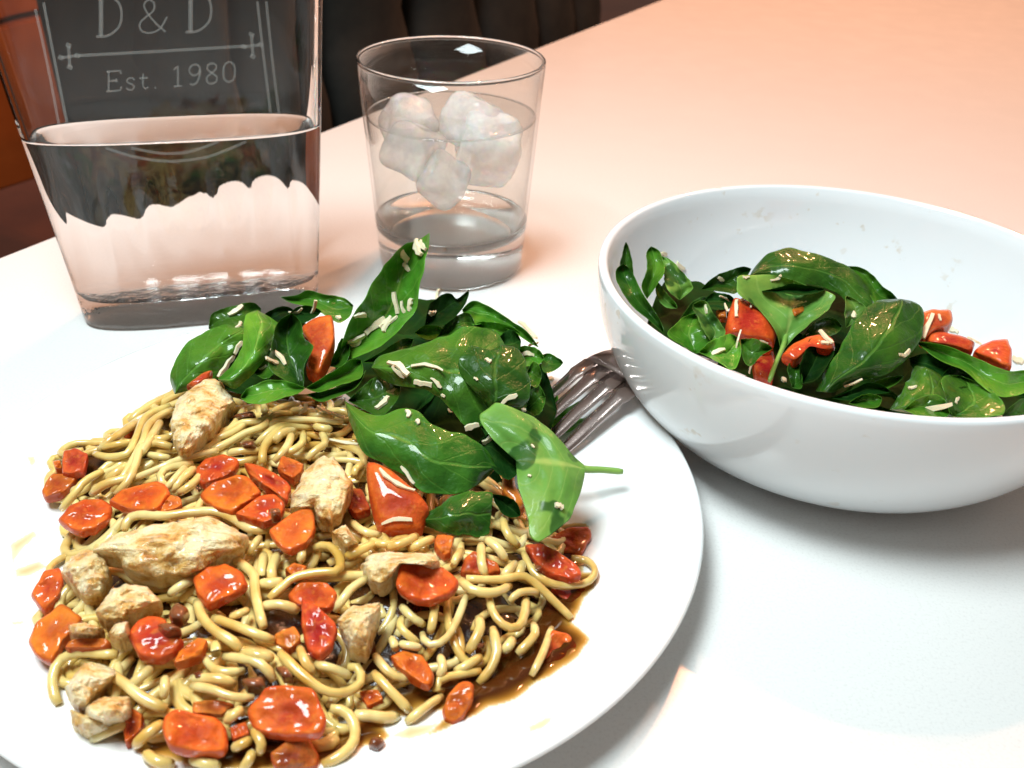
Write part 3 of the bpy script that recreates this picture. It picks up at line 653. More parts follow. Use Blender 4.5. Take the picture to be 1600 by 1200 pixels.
TOM = [
 ([(98,704),(118,699),(138,708),(132,736),(112,740),(96,740),(97,720)], .35, (.48,.02,.02), "dark red tomato cube at the far left edge of the heap"),
 ([(82,738),(98,740),(122,746),(100,770),(68,778),(64,766),(74,748)], .15, ORB, "brown edged tomato piece below the dark red cube at far left"),
 ([(82,720),(94,718),(98,732),(86,732)], .2, ORG, "tiny orange tomato bit beside the dark red cube"),
 ([(186,678),(200,665),(210,666),(206,676)], .0, ORG, "small orange tomato tip behind the upper left noodles"),
 ([(88,812),(110,788),(132,778),(164,780),(176,790),(168,812),(148,826),(124,833),(96,818)], .5, (.66,.085,.012), "left of two long orange tomato wedges above the big chicken"),
 ([(168,782),(190,764),(220,756),(242,750),(262,756),(266,766),(260,780),(244,798),(206,798),(180,788)], .55, (.76,.12,.012), "right of two long orange tomato wedges above the big chicken"),
 ([(266,772),(282,776),(286,788),(268,798),(246,800)], .4, ORB, "translucent tomato scrap at the end of the right wedge"),
 ([(304,732),(320,716),(350,708),(376,718),(368,736),(340,750),(316,758),(306,746)], .6, RED, "red tomato piece at the back of the central cluster"),
 ([(380,720),(410,728),(440,744),(456,760),(448,784),(428,768),(408,756),(388,740)], .6, (.50,.04,.012), "glazed red tomato strip along the right of the central cluster"),
 ([(310,772),(330,754),(370,740),(386,742),(410,768),(380,788),(362,800),(334,794)], .85, (.74,.15,.012), "bright orange tomato slab in front of the central cluster"),
 ([(380,792),(408,772),(430,770),(446,786),(440,806),(412,818),(384,810),(366,802)], .75, (.66,.07,.012), "red orange tomato piece with a dark seed right of the orange slab"),
 ([(432,732),(440,710),(476,724),(472,738),(458,750),(440,738)], .5, ORB, "brownish tomato square left of the upright chicken"),
 ([(418,828),(440,812),(460,798),(484,790),(492,804),(494,824),(480,848),(452,860),(436,852)], .85, (.76,.16,.02), "pointed orange tomato piece under the upright chicken"),
 ([(548,760),(566,764),(580,796),(556,804),(542,792)], .3, DRD, "dark red tomato between upright chicken and the large salad tomato"),
 ([(300,900),(316,888),(352,878),(376,892),(388,912),(360,932),(324,946),(306,928)], .7, (.70,.10,.012), "striped orange red tomato block right of the big chicken"),
 ([(448,928),(470,908),(510,908),(528,926),(516,952),(480,950),(456,940)], .35, (.62,.09,.015), "sauce glazed tomato under the noodle loop"),
 ([(470,932),(480,938),(500,950),(524,970),(528,984),(518,1010),(500,1028),(480,1016),(470,972)], .8, (.60,.03,.02), "upright red tomato wedge with a pointed top at mid heap"),
 ([(444,888),(460,878),(480,884),(476,894),(456,900)], .4, ORB, "curled orange tomato skin inside the noodle loop"),
 ([(384,1108),(416,1072),(444,1068),(490,1074),(512,1124),(500,1148),(440,1150),(396,1140)], .85, (.72,.10,.015), "largest tomato cube at the front of the heap"),
 ([(256,1116),(272,1106),(300,1112),(340,1120),(354,1136),(356,1172),(336,1178),(296,1174),(262,1168),(252,1140)], .85, (.74,.11,.015), "shiny tomato cube at the front left of the heap"),
 ([(420,1176),(468,1144),(480,1148),(498,1178),(496,1200),(430,1204)], .4, (.34,.085,.02), "brown tomato wedge below the largest cube"),
 ([(358,1136),(384,1126),(390,1146),(364,1156)], .3, RED, "red tomato scrap between the two front cubes"),
 ([(608,1024),(628,1015),(660,1022),(680,1056),(670,1074),(648,1062),(620,1040)], .5, (.70,.15,.012), "rounded orange tomato piece right of mid front"),
 ([(692,1108),(700,1084),(720,1062),(740,1066),(740,1088),(724,1120),(708,1130),(692,1122)], .55, (.62,.13,.015), "orange tomato lump at the sauce edge of the heap"),
 ([(624,880),(646,880),(692,884),(720,908),(704,928),(672,940),(636,932),(618,916)], .85, (.72,.085,.012), "jagged orange red tomato in front of the flat chicken"),
 ([(682,834),(710,836),(704,864),(692,868),(678,850)], .4, (.62,.13,.02), "orange tomato skin below the small glossy leaf"),
 ([(724,872),(740,860),(780,880),(782,892),(760,900),(718,896)], .25, (.42,.06,.015), "dark bubbly tomato crossed by a noodle on the right"),
 ([(818,848),(844,848),(872,860),(904,884),(912,900),(890,904),(860,898),(840,882)], .6, (.60,.03,.02), "smooth red tomato wedge inside the right noodle curl"),
 ([(848,846),(890,822),(920,822),(926,834),(908,868),(880,864)], .15, (.30,.035,.014), "dark brown red tomato corner under the stemmed leaf"),
 ([(860,918),(916,918),(918,932),(894,946),(872,932)], .1, (.46,.02,.02), "deep red tomato under the right noodle curl"),
 ([(862,982),(890,990),(906,1012),(902,1030),(864,1044),(846,1030)], .2, (.68,.09,.015), "wet tomato piece at the lower right sauce rim"),
 ([(68,890),(94,886),(100,908),(92,932),(68,956),(46,928),(60,908)], .4, (.66,.08,.02), "red orange tomato at the left rim beside the chicken"),
 ([(42,1002),(56,972),(96,940),(128,964),(122,980),(98,1000),(90,1020),(78,1036),(56,1024)], .5, (.82,.21,.02), "large bright orange tomato at the lower left rim"),
 ([(110,998),(164,996),(174,1004),(160,1012),(100,1012)], .6, (.60,.14,.02), "flat orange tomato strip above the left noodle hook"),
 ([(198,992),(210,972),(232,960),(256,964),(270,986),(288,1000),(272,1020),(250,1030),(218,1024)], .75, (.56,.03,.012), "glossy deep red tomato with onion bits on it"),
 ([(278,1018),(310,994),(324,1000),(316,1024),(270,1038)], .6, (.68,.16,.015), "orange tomato flap right of the glossy deep red piece"),
 ([(198,1100),(224,1116),(220,1140),(196,1164),(192,1140)], .25, (.62,.10,.015), "red orange tomato behind the lower left chicken"),
 ([(428,990),(460,976),(472,998),(452,1016),(430,1006)], .3, (.56,.17,.025), "amber tomato scrap left of the upright red wedge"),
 ([(300,1096),(340,1092),(368,1100),(348,1118),(300,1114)], .2, (.52,.17,.03), "amber tomato scrap behind the shiny front left cube"),
 ([(560,1080),(590,1076),(600,1092),(574,1104)], .2, (.62,.10,.015), "small orange tomato scrap by the straight front noodle"),
]
for i, (poly, off, col, lab) in enumerate(TOM):
    chunk("tomato_piece", poly, M["tomato"], lab, "tomato", TG, off-.16, color=col, seed=i, thick=.42, dome=-.04+.05*(i % 3), nz=.10, freq=3.3, round_=1+i % 2, crisp=.07, M_=14)
ON = [([(374,688),(398,686),(400,698),(374,698)], .45, "small brown onion square on the combed noodles"), ([(362,648),(396,640),(402,650),(372,656)], .3, "browned onion strip right of the top chicken"),
 ([(262,956),(276,938),(296,950),(286,972),(264,968)], 1.0, "brown onion cube standing on the deep red tomato"), ([(244,974),(268,972),(286,982),(256,990)], 1.0, "brown onion sliver lying on the deep red tomato"),
 ([(374,1060),(412,1054),(418,1074),(384,1076)], .2, "dark onion clump left of the front noodle loop"), ([(428,1040),(448,1038),(460,1058),(444,1064)], .15, "brown onion bit under the front noodle loop"),
 ([(418,794),(436,792),(440,802),(424,806)], 1.0, "dark seed clump on the red orange central tomato"), ([(300,1050),(316,1046),(322,1060),(304,1064)], .1, "brown onion bit near the left front noodles"),
 ([(560,1000),(584,996),(588,1010),(566,1014)], .0, "dark onion bit below the pointed chicken"), ([(596,1150),(604,1160),(590,1176),(574,1164),(580,1150)], .12, "brown onion lump in the sauce at the front"),
 ([(740,1000),(760,1004),(756,1016),(742,1014)], .0, "onion bit between right side noodles"), ([(836,880),(848,884),(844,894),(834,890)], .35, "black pepper scrap on the right noodle"),
 ([(640,910),(652,906),(656,918),(644,922)], .1, "onion bit left of the jagged tomato"), ([(496,720),(508,716),(512,726),(500,730)], .3, "reddish onion bit above the upright chicken")]
for i, (poly, off, lab) in enumerate(ON):
    chunk("onion_bit", poly, M["onion"], lab, "onion", "browned onion bits in the noodles", off, thick=.4, dome=.12, nz=.08, freq=3, seed=40+i, M_=5, round_=0)
CHK = [
 ([(300,604),(320,589),(340,592),(356,608),(368,626),(354,640),(340,668),(316,684),(302,700),(280,708),(272,690),(266,668),(268,646),(280,618)], .9, "golden chicken chunk at the top of the heap by the spinach"),
 ([(500,712),(520,710),(536,732),(554,754),(546,770),(534,800),(516,818),(496,810),(486,792),(452,796),(456,772),(476,734)], .95, "pale upright chicken chunk at the centre of the heap"),
 ([(144,860),(172,838),(232,820),(300,810),(336,806),(352,820),(390,834),(388,850),(356,868),(320,892),(280,902),(230,904),(192,884),(172,868)], .85, "longest golden chicken piece on the left of the heap"),
 ([(100,876),(132,858),(152,860),(168,872),(172,900),(160,928),(132,936),(116,916),(96,894)], .6, "olive toned chicken lump left of the longest piece"),
 ([(148,956),(172,920),(200,910),(230,916),(256,938),(220,954),(192,966),(160,970)], .75, "glazed chicken piece below the longest piece"),
 ([(562,880),(580,864),(610,862),(676,864),(692,876),(676,884),(626,878),(614,900),(598,912),(576,908)], .65, "flat pale chicken strip behind the jagged tomato"),
 ([(524,966),(550,948),(596,938),(592,956),(580,992),(574,1016),(546,1018),(536,990)], .9, "pointed chicken wedge with a brown spot at mid right"),
 ([(518,830),(540,818),(560,848),(540,854)], .6, "small golden chicken corner under the upright chunk"),
 ([(100,1072),(132,1034),(160,1036),(190,1050),(166,1072),(148,1088),(134,1108),(112,1100)], .5, "pale chicken shred inside the left noodle hook"),
 ([(132,1104),(160,1088),(204,1088),(204,1110),(188,1124),(160,1128),(136,1120)], .75, "smooth golden chicken slice at the lower left"),
 ([(108,1106),(130,1116),(180,1126),(172,1140),(136,1152),(112,1132)], .35, "cream coloured chicken underside at the lower left rim"),
 ([(168,990),(180,974),(200,970),(204,992),(184,1004)], .75, "small round chicken bit left of the deep red tomato"),
 ([(106,976),(132,972),(160,980),(150,992),(110,990)], .7, "chicken shred on the bright orange tomato"),
]
for i, (poly, off, lab) in enumerate(CHK):
    chunk("chicken_piece", poly, M["chicken"], lab, "chicken", "seared chicken pieces in the noodles", off, gy=.5, thick=.75, dome=.36, nz=.17, freq=1.9, seed=70+i, M_=26, round_=2, torn=.35, crisp=.26)

STOP = ("the", "a", "of", "at", "in", "on", "with", "and", "below", "left", "right", "beside", "under", "by", "above", "between", "large", "big", "upright", "dark", "small", "front", "far", "lower", "upper", "deep", "its", "glossy", "among", "behind", "two", "long", "noodle", "inside", "mid", "middle", "top", "central", "longest", "from", "jagged", "bright", "flat", "orange", "red", "salad", "shiny", "along", "crossed", "largest", "stemmed", "that", "over", "sauce", "point", "noodles,")
def short(lab):
    q = lab.split()[:8]
    while q[-1] in STOP: q.pop()
    return " ".join(q)
HOSTS = [(o.get("label"), sum((v.co for v in o.data.vertices), Vector())/len(o.data.vertices)/S) for o in C.objects if o.get("category") in ("tomato", "chicken")]
for o, P, lab in STRANDS:                    # say which strand: its shape, whether it is buried, and the piece it lies beside
    c = sum(P, Vector())/len(P); ln = sum((b-a).length for a, b in zip(P, P[1:])); chord = (P[-1]-P[0]).length
    near = short(min(HOSTS, key=lambda h: (h[1]-c).length)[0])
    dv = P[-1]-P[0]; an = abs(math.degrees(math.atan2(dv.y, dv.x))) % 180
    way = "sideways " if an < 35 or an > 145 else "lengthwise " if 60 < an < 120 else "slanting "
    o["label"] = " ".join((("long " if ln > 5.5 else "medium " if ln > 3 else "short ")+("straight" if chord > .93*ln else "bent" if chord > .7*ln else "curled")+" "+way.strip()+(" buried" if lab.startswith("yellow") else "")+" noodle by the "+near).split())
seen_ = {}
for o, P, lab in STRANDS: seen_.setdefault(o["label"], []).append((o, sum(P, Vector())/len(P)))
for lab, L in seen_.items():
    if len(L) > 1:
        h = lab.split(" by the ")[1]; hp = next(c for l, c in HOSTS if l.startswith(h))
        for k, (o, c) in enumerate(sorted(L, key=lambda t: (t[1]-hp).length)[:6]):
            o["label"] = ("nearest", "second", "third", "fourth", "fifth", "sixth")[k]+" "+lab.replace(" by the ", " from the ")
# ------------------------------------------------------------------ spinach
def leaf(label, L, R, mat, zc, gy=1.0, gx=0, cup=.25, arch=.2, Mid=None, tip=.34, wr=.17, group=None, nu=24, nv=12, seed=0, stem=None, lim=None):
    Ls, Rs = (resample(cat_rom([(x, y, 0) for x, y in E], 40), nu) for E in (L, R))
    for E_, ph in ((Ls, 0.), (Rs, 9.)):      # uneven, slightly nibbled margins
        for i in range(1, nu):
            nv_ = noise.noise(Vector((i*.55, ph+seed, 1)))+.7*noise.noise(Vector((i*1.7, ph+seed, 5))); E_[i] = E_[i]+(E_[i]-(Ls[i]+Rs[i])*.5)*(.10*nv_)
    Ms = resample(cat_rom([(x, y, 0) for x, y in Mid], 40), nu) if Mid else [(a+b)*.5 for a, b in zip(Ls, Rs)]
    for i in range(1, nu):                       # rounded rather than pointed leaf ends
        t_ = (nu-i)/nu/.34
        if t_ < 1 and tip and (Ls[-1]-Rs[-1]).length < 4:
            g_ = min(1.7, t_**-tip); Ls[i] = Ms[i]+(Ls[i]-Ms[i])*g_; Rs[i] = Ms[i]+(Rs[i]-Ms[i])*g_
    c = sum(Ms, Vector())/len(Ms); vs, fs, uv = [], [], []
    for i in range(nu+1):
        u = i/nu
        for j in range(nv+1):
            v = 2*j/nv-1
            p = Ls[i]*(v*(v-1)/2)+Ms[i]*(1-v*v)+Rs[i]*(v*(v+1)/2)
            z = zc+gy*(c.y-p.y)/100+gx*(p.x-c.x)/100+cup*(abs(v)**1.6-.5)+arch*(math.sin(math.pi*u)-.5)
            q = at(p.x, p.y, z); z += wr*(noise.noise(q*.9+Vector((seed, 0, 0)))+.5*noise.noise(q*2.3+Vector((0, seed, 0))))*(1.2)
            if lim: z = lim(at(p.x, p.y, z), z)
            vs.append(at(p.x, p.y, z)); uv.append((u, v))
    for i in range(nu):
        for j in range(nv): a = i*(nv+1)+j; fs.append((a, a+1, a+nv+2, a+nv+1))
    o = mesh("spinach_leaf", vs, fs, M[mat], uv=uv)
    tag(o, label, "leaf", group)
    so = o.modifiers.new("thickness", 'SOLIDIFY'); so.thickness = .0002; so.offset = 0
    sb = o.modifiers.new("smooth", 'SUBSURF'); sb.levels = sb.render_levels = 1
    if stem:
        pts, r = stem; W = [at(x, y, z) for x, y, z in pts]; W = cat_rom(W, 10)
        v2, f2 = tube(W, r, 8, .8); mesh("stem", v2, f2, M["stem"], o)
    return o
PG, BG = "spinach leaves of the plate salad", "spinach leaves in the bowl"
def zp(L, R, off): 
    cy_ = sum(p[1] for p in L+R)/len(L+R); return 3.1+(700-cy_)*.0068+off
ns = [0]
def zb(L, R, off):
    cy_ = sum(p[1] for p in L+R)/len(L+R); return 4.35+(620-cy_)*.0105+off
def keep(p, z):
    r = math.hypot(p.x-BC.x, p.y-BC.y); lim = inner_r(max(.8, min(z, BH)))-.15
    return z
def bl(label, L, R, mat, off=0, **k):
    ns[0] += 1; return leaf(label, L, R, mat, zb(L, R, off), group=BG, seed=ns[0]*5.3, lim=keep, **k)

def pl(label, L, R, mat, off=0, **k):
    ns[0] += 1; return leaf(label, L, R, mat, zp(L, R, off), group=PG, seed=ns[0]*5.3, **k)
# filler leaves low in the salad, their dark colour painting the shade in the gaps
for lab, L, R in (("shade-coloured filler leaf deep under the folded upright leaf", [(520,600),(540,540),(620,520),(700,560)], [(520,600),(580,640),(660,640),(700,560)]),
    ("shade-coloured filler leaf under the left cluster of spinach", [(330,600),(380,530),(450,500),(520,540)], [(330,600),(400,620),(470,610),(520,540)]),
    ("shade-coloured filler leaf under the broad central leaf", [(620,680),(680,600),(740,590),(800,660)], [(620,680),(700,720),(760,730),(800,660)]),
    ("shade-coloured filler leaf between fork and broad central leaf", [(780,660),(800,580),(840,560),(870,640)], [(780,660),(800,700),(840,700),(870,640)]),
    ("shade-coloured filler leaf beneath the upright folded leaf tip", [(560,560),(600,480),(680,470),(720,540)], [(560,560),(620,580),(680,580),(720,540)]),
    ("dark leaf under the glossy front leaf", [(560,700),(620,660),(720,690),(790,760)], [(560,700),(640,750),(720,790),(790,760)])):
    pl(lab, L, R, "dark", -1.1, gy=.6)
pl("broad leaf with a pale sheen at the far left of the salad", [(273,616),(265,590),(272,566),(292,536),(320,518),(352,511),(382,512)], [(273,616),(310,606),(340,590),(360,566),(374,544),(388,526),(382,512)], "leaf", -.1, gy=1.5, cup=-.3)
pl("square ended leaf at the back left of the salad", [(326,514),(327,500),(332,490),(360,478),(392,475),(408,482)], [(326,514),(345,514),(365,514),(385,510),(400,498),(408,482)], "leaf", .1, gy=1.2)
pl("dull green leaf folded over the far left broad leaf", [(340,592),(364,568),(378,540),(382,512),(390,494),(402,485)], [(340,592),(355,603),(368,609),(398,582),(418,552),(434,514),(420,498),(402,485)], "mid", .6, gy=1.3, cup=-.35, arch=.3)
pl("dark glossy leaf behind the left cluster", [(406,502),(414,490),(438,479),(458,484)], [(406,502),(420,508),(440,502),(458,484)], "dark", .1)
pl("upright leaf left of the salad tomato", [(472,610),(448,596),(420,576),(424,544),(434,510),(456,489)], [(472,610),(476,592),(475,572),(488,548),(491,540),(474,528),(467,508),(456,489)], "leaf", .8, gy=1.4, cup=.5, Mid=[(472,610),(464,585),(454,560),(448,535),(450,510),(456,489)])
pl("drooping leaf half below the upright left leaf", [(477,606),(450,596),(416,594),(390,608),(376,621)], [(477,606),(464,616),(440,622),(412,631),(390,628),(376,621)], "mid", .6, gy=.9)
pl("rounded leaf at the back above the salad tomato", [(438,464),(464,461),(480,453),(504,459),(530,466),(552,477)], [(438,464),(456,474),(476,478),(500,488),(526,503),(544,492),(552,477)], "mid", .1, gy=1.3)
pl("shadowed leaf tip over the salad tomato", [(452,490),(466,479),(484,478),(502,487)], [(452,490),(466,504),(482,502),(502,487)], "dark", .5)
pl("tall folded leaf standing up with cheese in its crease", [(532,545),(542,514),(560,480),(570,462),(586,434),(604,410),(620,392),(636,379)], [(545,562),(560,557),(586,545),(612,527),(636,503),(652,478),(660,430),(669,390),(672,362)], "mid", 1.6, gy=2.3, cup=.45, arch=0, tip=0,
   Mid=[(538,550),(572,522),(600,496),(618,462),(628,430),(640,400),(654,374)])
pl("torn dark leaf behind the upright folded leaf", [(664,508),(668,486),(676,470),(702,457),(714,468),(733,453)], [(664,508),(690,508),(706,500),(720,486),(728,470),(733,453)], "dark", .9, gy=1.4)
pl("light green leaf at the back right of the salad", [(722,484),(740,469),(770,482),(800,502),(820,516),(842,543)], [(722,484),(728,498),(742,508),(764,504),(800,518),(842,543)], "mid", .2, gy=1.2)
pl("mid green leaf between the torn leaf and the broad one", [(682,528),(700,502),(728,489),(742,507)], [(682,528),(706,526),(726,518),(742,507)], "leaf", .5)
pl("brown edged leaf behind the broad central leaf", [(738,512),(752,502),(786,506),(812,520)], [(738,512),(764,524),(790,528),(812,520)], "mid", .4)
pl("shade-coloured curled leaf in the hole right of the broad one", [(768,540),(784,522),(800,515),(814,532)], [(768,540),(786,552),(806,560),(814,532)], "dark", .8)  # its near-black colour stands for the shade in a hole between leaves
pl("broad central leaf lying over the middle of the salad", [(580,575),(588,560),(610,550),(650,540),(690,524),(740,511),(776,520),(790,540)], [(580,575),(600,595),(632,605),(662,608),(690,624),(712,648),(735,672),(780,650)], "leaf", 1.3, gy=1.3, cup=-.4, arch=.5)
pl("dark cupped leaf overlapping the right of the broad one", [(768,642),(732,602),(714,568),(736,540),(762,550),(782,539)], [(768,642),(806,638),(829,628),(827,592),(818,562),(802,546),(782,539)], "leaf", 1.65, gy=1.3, cup=-.3, arch=.3)
pl("leaf tucked under the broad central leaf", [(544,626),(566,604),(592,588),(626,600)], [(544,626),(572,642),(598,650),(618,626),(626,600)], "leaf", .4)
pl("glossy pointed leaf at the front of the salad", [(538,626),(566,642),(596,650),(628,636),(650,642),(672,658),(700,672),(726,682),(752,705),(777,730)], [(538,626),(546,656),(558,690),(574,715),(604,727),(634,744),(654,766),(690,771),(716,768),(742,753),(777,730)], "leaf", 1.2, gy=1.3, cup=-.25, arch=.5, wr=.13)
pl("small glossy leaf at the foot of the salad", [(650,812),(668,800),(690,788),(706,776),(736,767),(771,770)], [(650,812),(664,821),(688,831),(720,837),(748,839),(765,834)], "leaf", .75, gy=1.1, cup=-.2)
pl("dark leaf right of the small glossy leaf", [(768,772),(790,775),(806,784),(813,806)], [(768,772),(776,790),(790,806),(813,806)], "dark", .4)
pl("lit leaf edge stacked below the tall folded leaf", [(478,606),(520,580),(545,566),(564,562)], [(478,606),(498,613),(530,602),(562,590),(564,562)], "mid", .7)
pl("lower leaf edge stacked above the noodles", [(480,616),(524,606),(560,592),(572,578)], [(480,616),(500,628),(522,622),(556,606),(572,578)], "leaf", .6)
pl("leaf lying under the fork tines", [(828,592),(846,598),(866,610),(872,632)], [(828,592),(836,628),(850,652),(872,632)], "mid", -1.7, gy=.4)
pl("small leaf end by the left fork tine", [(843,556),(860,552),(880,567)], [(843,556),(850,582),(864,580),(880,567)], "leaf", -1.0, gy=.6)
pl("leaf under the fork slots", [(850,650),(880,640),(905,628),(922,640)], [(850,650),(870,676),(895,672),(922,640)], "mid", -2.0, gy=.3)
pl("brown speckled leaf scrap at the back right", [(806,552),(816,540),(838,544),(850,560)], [(806,552),(818,570),(836,572),(850,560)], "mid", .1)
pl("pale leaf with a long stem hanging over the plate rim", [(914,727),(896,713),(880,692),(858,670),(832,649),(800,635),(764,631),(752,640),(754,658),(772,682),(806,720)], [(914,740),(909,764),(900,790),(888,812),(870,832),(848,842),(828,843),(825,815),(820,780),(812,748),(806,720)], "pale", 1.3, gy=.8, gx=-.3, cup=-.15, arch=.2,
   Mid=[(914,733),(880,724),(845,720),(806,720)], stem=([(880,724,2.75), (914,733,2.6), (940,734,2.5), (973,737,2.4)], .15))
pl("small bright leaf end under the cheese at the left cluster", [(396,582),(404,566),(418,560),(430,574)], [(396,582),(412,592),(424,588),(430,574)], "mid", .2)
pl("creased leaf between the tomato wedge and the tall folded leaf", [(516,572),(524,548),(534,530),(546,540)], [(516,572),(532,574),(544,560),(546,540)], "leaf", .3, gy=1.5)
pl("leaf edge showing under the foot of the tall folded leaf", [(566,566),(592,552),(620,534),(646,530)], [(566,566),(600,568),(630,556),(646,530)], "leaf", .3)
pl("pale leaf sliver below the torn dark leaf", [(648,520),(664,508),(684,510),(694,520)], [(648,520),(664,530),(682,530),(694,520)], "mid", -.2)
pl("bright leaf fold between the broad leaf and the fork", [(824,580),(832,566),(842,570),(846,590)], [(824,580),(828,600),(838,606),(846,590)], "mid", .5, gy=1.2)
pl("leaf patch right of the dark cupped leaf", [(822,640),(828,612),(840,600),(852,620)], [(822,640),(834,650),(846,644),(852,620)], "leaf", .2)
pl("added shade-coloured leaf over the fork tips beside the stemmed leaf", [(744,694),(768,676),(796,690),(814,732)], [(744,694),(762,722),(790,748),(814,732)], "dark", .7)  # added to cover the tine tips, coloured dark like a shaded gap
pl("dark leaf slip between the glossy leaf and the stemmed leaf", [(752,668),(768,660),(784,676),(790,700)], [(752,668),(764,690),(778,704),(790,700)], "dark", .5)
bl("short leaf end behind the ragged bowl leaf", [(1062,500),(1078,476),(1096,464),(1110,474)], [(1062,500),(1080,504),(1098,496),(1110,474)], "leaf", -.1)
bl("dark wet leaf between the amber bit and the curved leaf rim", [(1098,474),(1112,458),(1136,460),(1150,472)], [(1098,474),(1116,484),(1138,482),(1150,472)], "dark", .1)
bl("leaf scrap between the red strip and the pale leaf back", [(1252,528),(1272,504),(1296,496),(1316,510)], [(1252,528),(1276,526),(1300,524),(1316,510)], "leaf", .0)
bl("bright leaf edge below the big oval bowl leaf", [(1310,620),(1344,604),(1380,592),(1412,588)], [(1310,620),(1350,620),(1388,606),(1412,588)], "leaf", .1)
bl("small leaf between the peaked leaf and the wavy leaf", [(1470,590),(1486,572),(1510,574),(1530,590)], [(1470,590),(1488,602),(1512,604),(1530,590)], "leaf", .2)
# salad pieces that sit among the spinach of the plate
SG = "raw tomato pieces in the plate salad"
chunk("tomato_piece", [(570,718),(588,720),(610,732),(632,748),(656,770),(674,796),(662,812),(664,826),(640,832),(596,834),(584,808),(576,770)], M["tomato"], "large flat orange red tomato slice in front of the spinach", "tomato", SG, zc=3.6, gy=1.2, thick=.7, color=(.70,.085,.015), dome=.2, nz=.04, seed=91)
chunk("tomato_piece", [(470,508),(490,496),(518,488),(524,512),(522,538),(508,570),(498,588),(476,576),(488,540),(472,524)], M["tomato"], "orange tomato wedge standing among the left spinach leaves", "tomato", SG, zc=4.9, gy=1.5, thick=.8, color=(.66,.10,.015), dome=.1, nz=.03, seed=92)
chunk("tomato_piece", [(290,602),(316,582),(332,577),(328,590),(302,606)], M["tomato"], "red tomato tip between the left leaf and chicken", "tomato", SG, zc=3.9, gy=1.0, thick=.4, color=(.46,.03,.02), seed=93)
chunk("tomato_piece", [(833,573),(844,574),(846,582),(834,582)], M["tomato"], "tiny red tomato bit left of the fork", "tomato", SG, zc=4.0, thick=.3, color=(.62,.04,.01), seed=94)
chunk("tomato_piece", [(786,722),(800,726),(806,760),(822,790),(812,800),(784,770)], M["tomato"], "amber tomato behind the pale stemmed leaf", "tomato", SG, zc=2.9, thick=.5, color=(.60,.17,.02), seed=95)

# ------------------------------------------------------------------ bowl salad
for lab, L, R in (("dark leaf low at the left inside the bowl", [(1010,510),(1040,440),(1110,450),(1150,520)], [(1010,510),(1070,545),(1120,560),(1150,520)]),  # filler leaves whose dark colour paints the shade deep in the bowl
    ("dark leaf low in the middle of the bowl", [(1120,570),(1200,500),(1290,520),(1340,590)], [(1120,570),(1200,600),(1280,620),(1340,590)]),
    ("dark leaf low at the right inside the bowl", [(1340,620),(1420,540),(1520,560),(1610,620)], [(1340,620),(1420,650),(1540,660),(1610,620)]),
    ("shade-coloured filler leaf low behind the broad glossy bowl leaf", [(1160,470),(1240,430),(1340,450),(1420,520)], [(1160,470),(1240,520),(1340,540),(1420,520)]),
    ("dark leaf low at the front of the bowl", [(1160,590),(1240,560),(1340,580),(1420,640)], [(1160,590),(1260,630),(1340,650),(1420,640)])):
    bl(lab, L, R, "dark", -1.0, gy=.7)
bl("narrow leaf tip rising against the left wall of the bowl", [(984,430),(969,415),(972,400),(978,378)], [(984,430),(990,432),(988,408),(983,390),(978,378)], "leaf", -.1, gy=1.8)
bl("long leaf along the left wall of the bowl", [(1038,522),(1014,500),(993,484),(978,466),(966,442),(966,422),(974,412)], [(1038,522),(1035,508),(1023,486),(1011,468),(998,447),(982,422),(974,412)], "leaf", .2, gy=1.6, gx=.0)
bl("folded leaf standing left in the bowl", [(1011,467),(1002,448),(1010,422),(1012,397),(1017,385)], [(1011,467),(1026,446),(1039,422),(1030,396),(1017,385)], "mid", .2, gy=1.7)
bl("pale leaf back standing left in the bowl", [(1062,469),(1046,457),(1038,438),(1036,416),(1031,400)], [(1062,469),(1075,458),(1084,448),(1069,427),(1050,409),(1031,400)], "pale", .0, gy=1.7)
bl("greyish leaf stem end behind the folded bowl leaf", [(1058,482),(1040,480),(1026,463),(1026,440)], [(1058,482),(1056,474),(1042,458),(1026,440)], "pale", -.4, gy=1.4)
bl("curved leaf rim behind the tomato in the bowl", [(1096,452),(1106,440),(1124,428),(1154,419),(1174,420)], [(1096,452),(1128,456),(1152,458),(1162,436),(1174,420)], "leaf", .1, gy=1.5)
bl("broad glossy leaf arched at the top of the bowl", [(1172,429),(1184,410),(1204,394),(1232,387),(1272,395),(1312,410),(1338,430),(1356,456),(1367,480)], [(1172,431),(1195,436),(1220,440),(1250,444),(1288,450),(1312,460),(1326,474),(1346,484),(1367,480)], "leaf", .2, gy=1.6, cup=-.2, wr=.12)
bl("olive leaf behind the right of the broad glossy bowl leaf", [(1318,416),(1344,417),(1364,430),(1380,448),(1404,470)], [(1318,416),(1334,426),(1352,446),(1370,476),(1404,470)], "mid", -.2, gy=1.5)
bl("pale leaf back with a yellow rib in the bowl centre", [(1221,551),(1213,520),(1196,495),(1174,474),(1153,458),(1154,431),(1194,434),(1240,438)], [(1221,551),(1238,530),(1264,508),(1290,486),(1308,464),(1288,456),(1264,452),(1240,438)], "pale", .35, gy=1.5, cup=.25, Mid=[(1221,551),(1229,520),(1236,490),(1240,438)],
   stem=([(1232,505,5.9),(1224,540,5.45),(1212,568,5.1),(1202,596,4.7)], .11))
bl("very dark leaf fold across the pale bowl leaf", [(1190,455),(1220,448),(1240,443),(1290,452)], [(1190,455),(1225,458),(1252,462),(1290,452)], "dark", .85, gy=1.2)
bl("small pale leaf point beside the big dark bowl leaf", [(1322,512),(1320,490),(1323,462)], [(1322,512),(1340,500),(1353,480),(1323,462)], "pale", .35, gy=1.3)
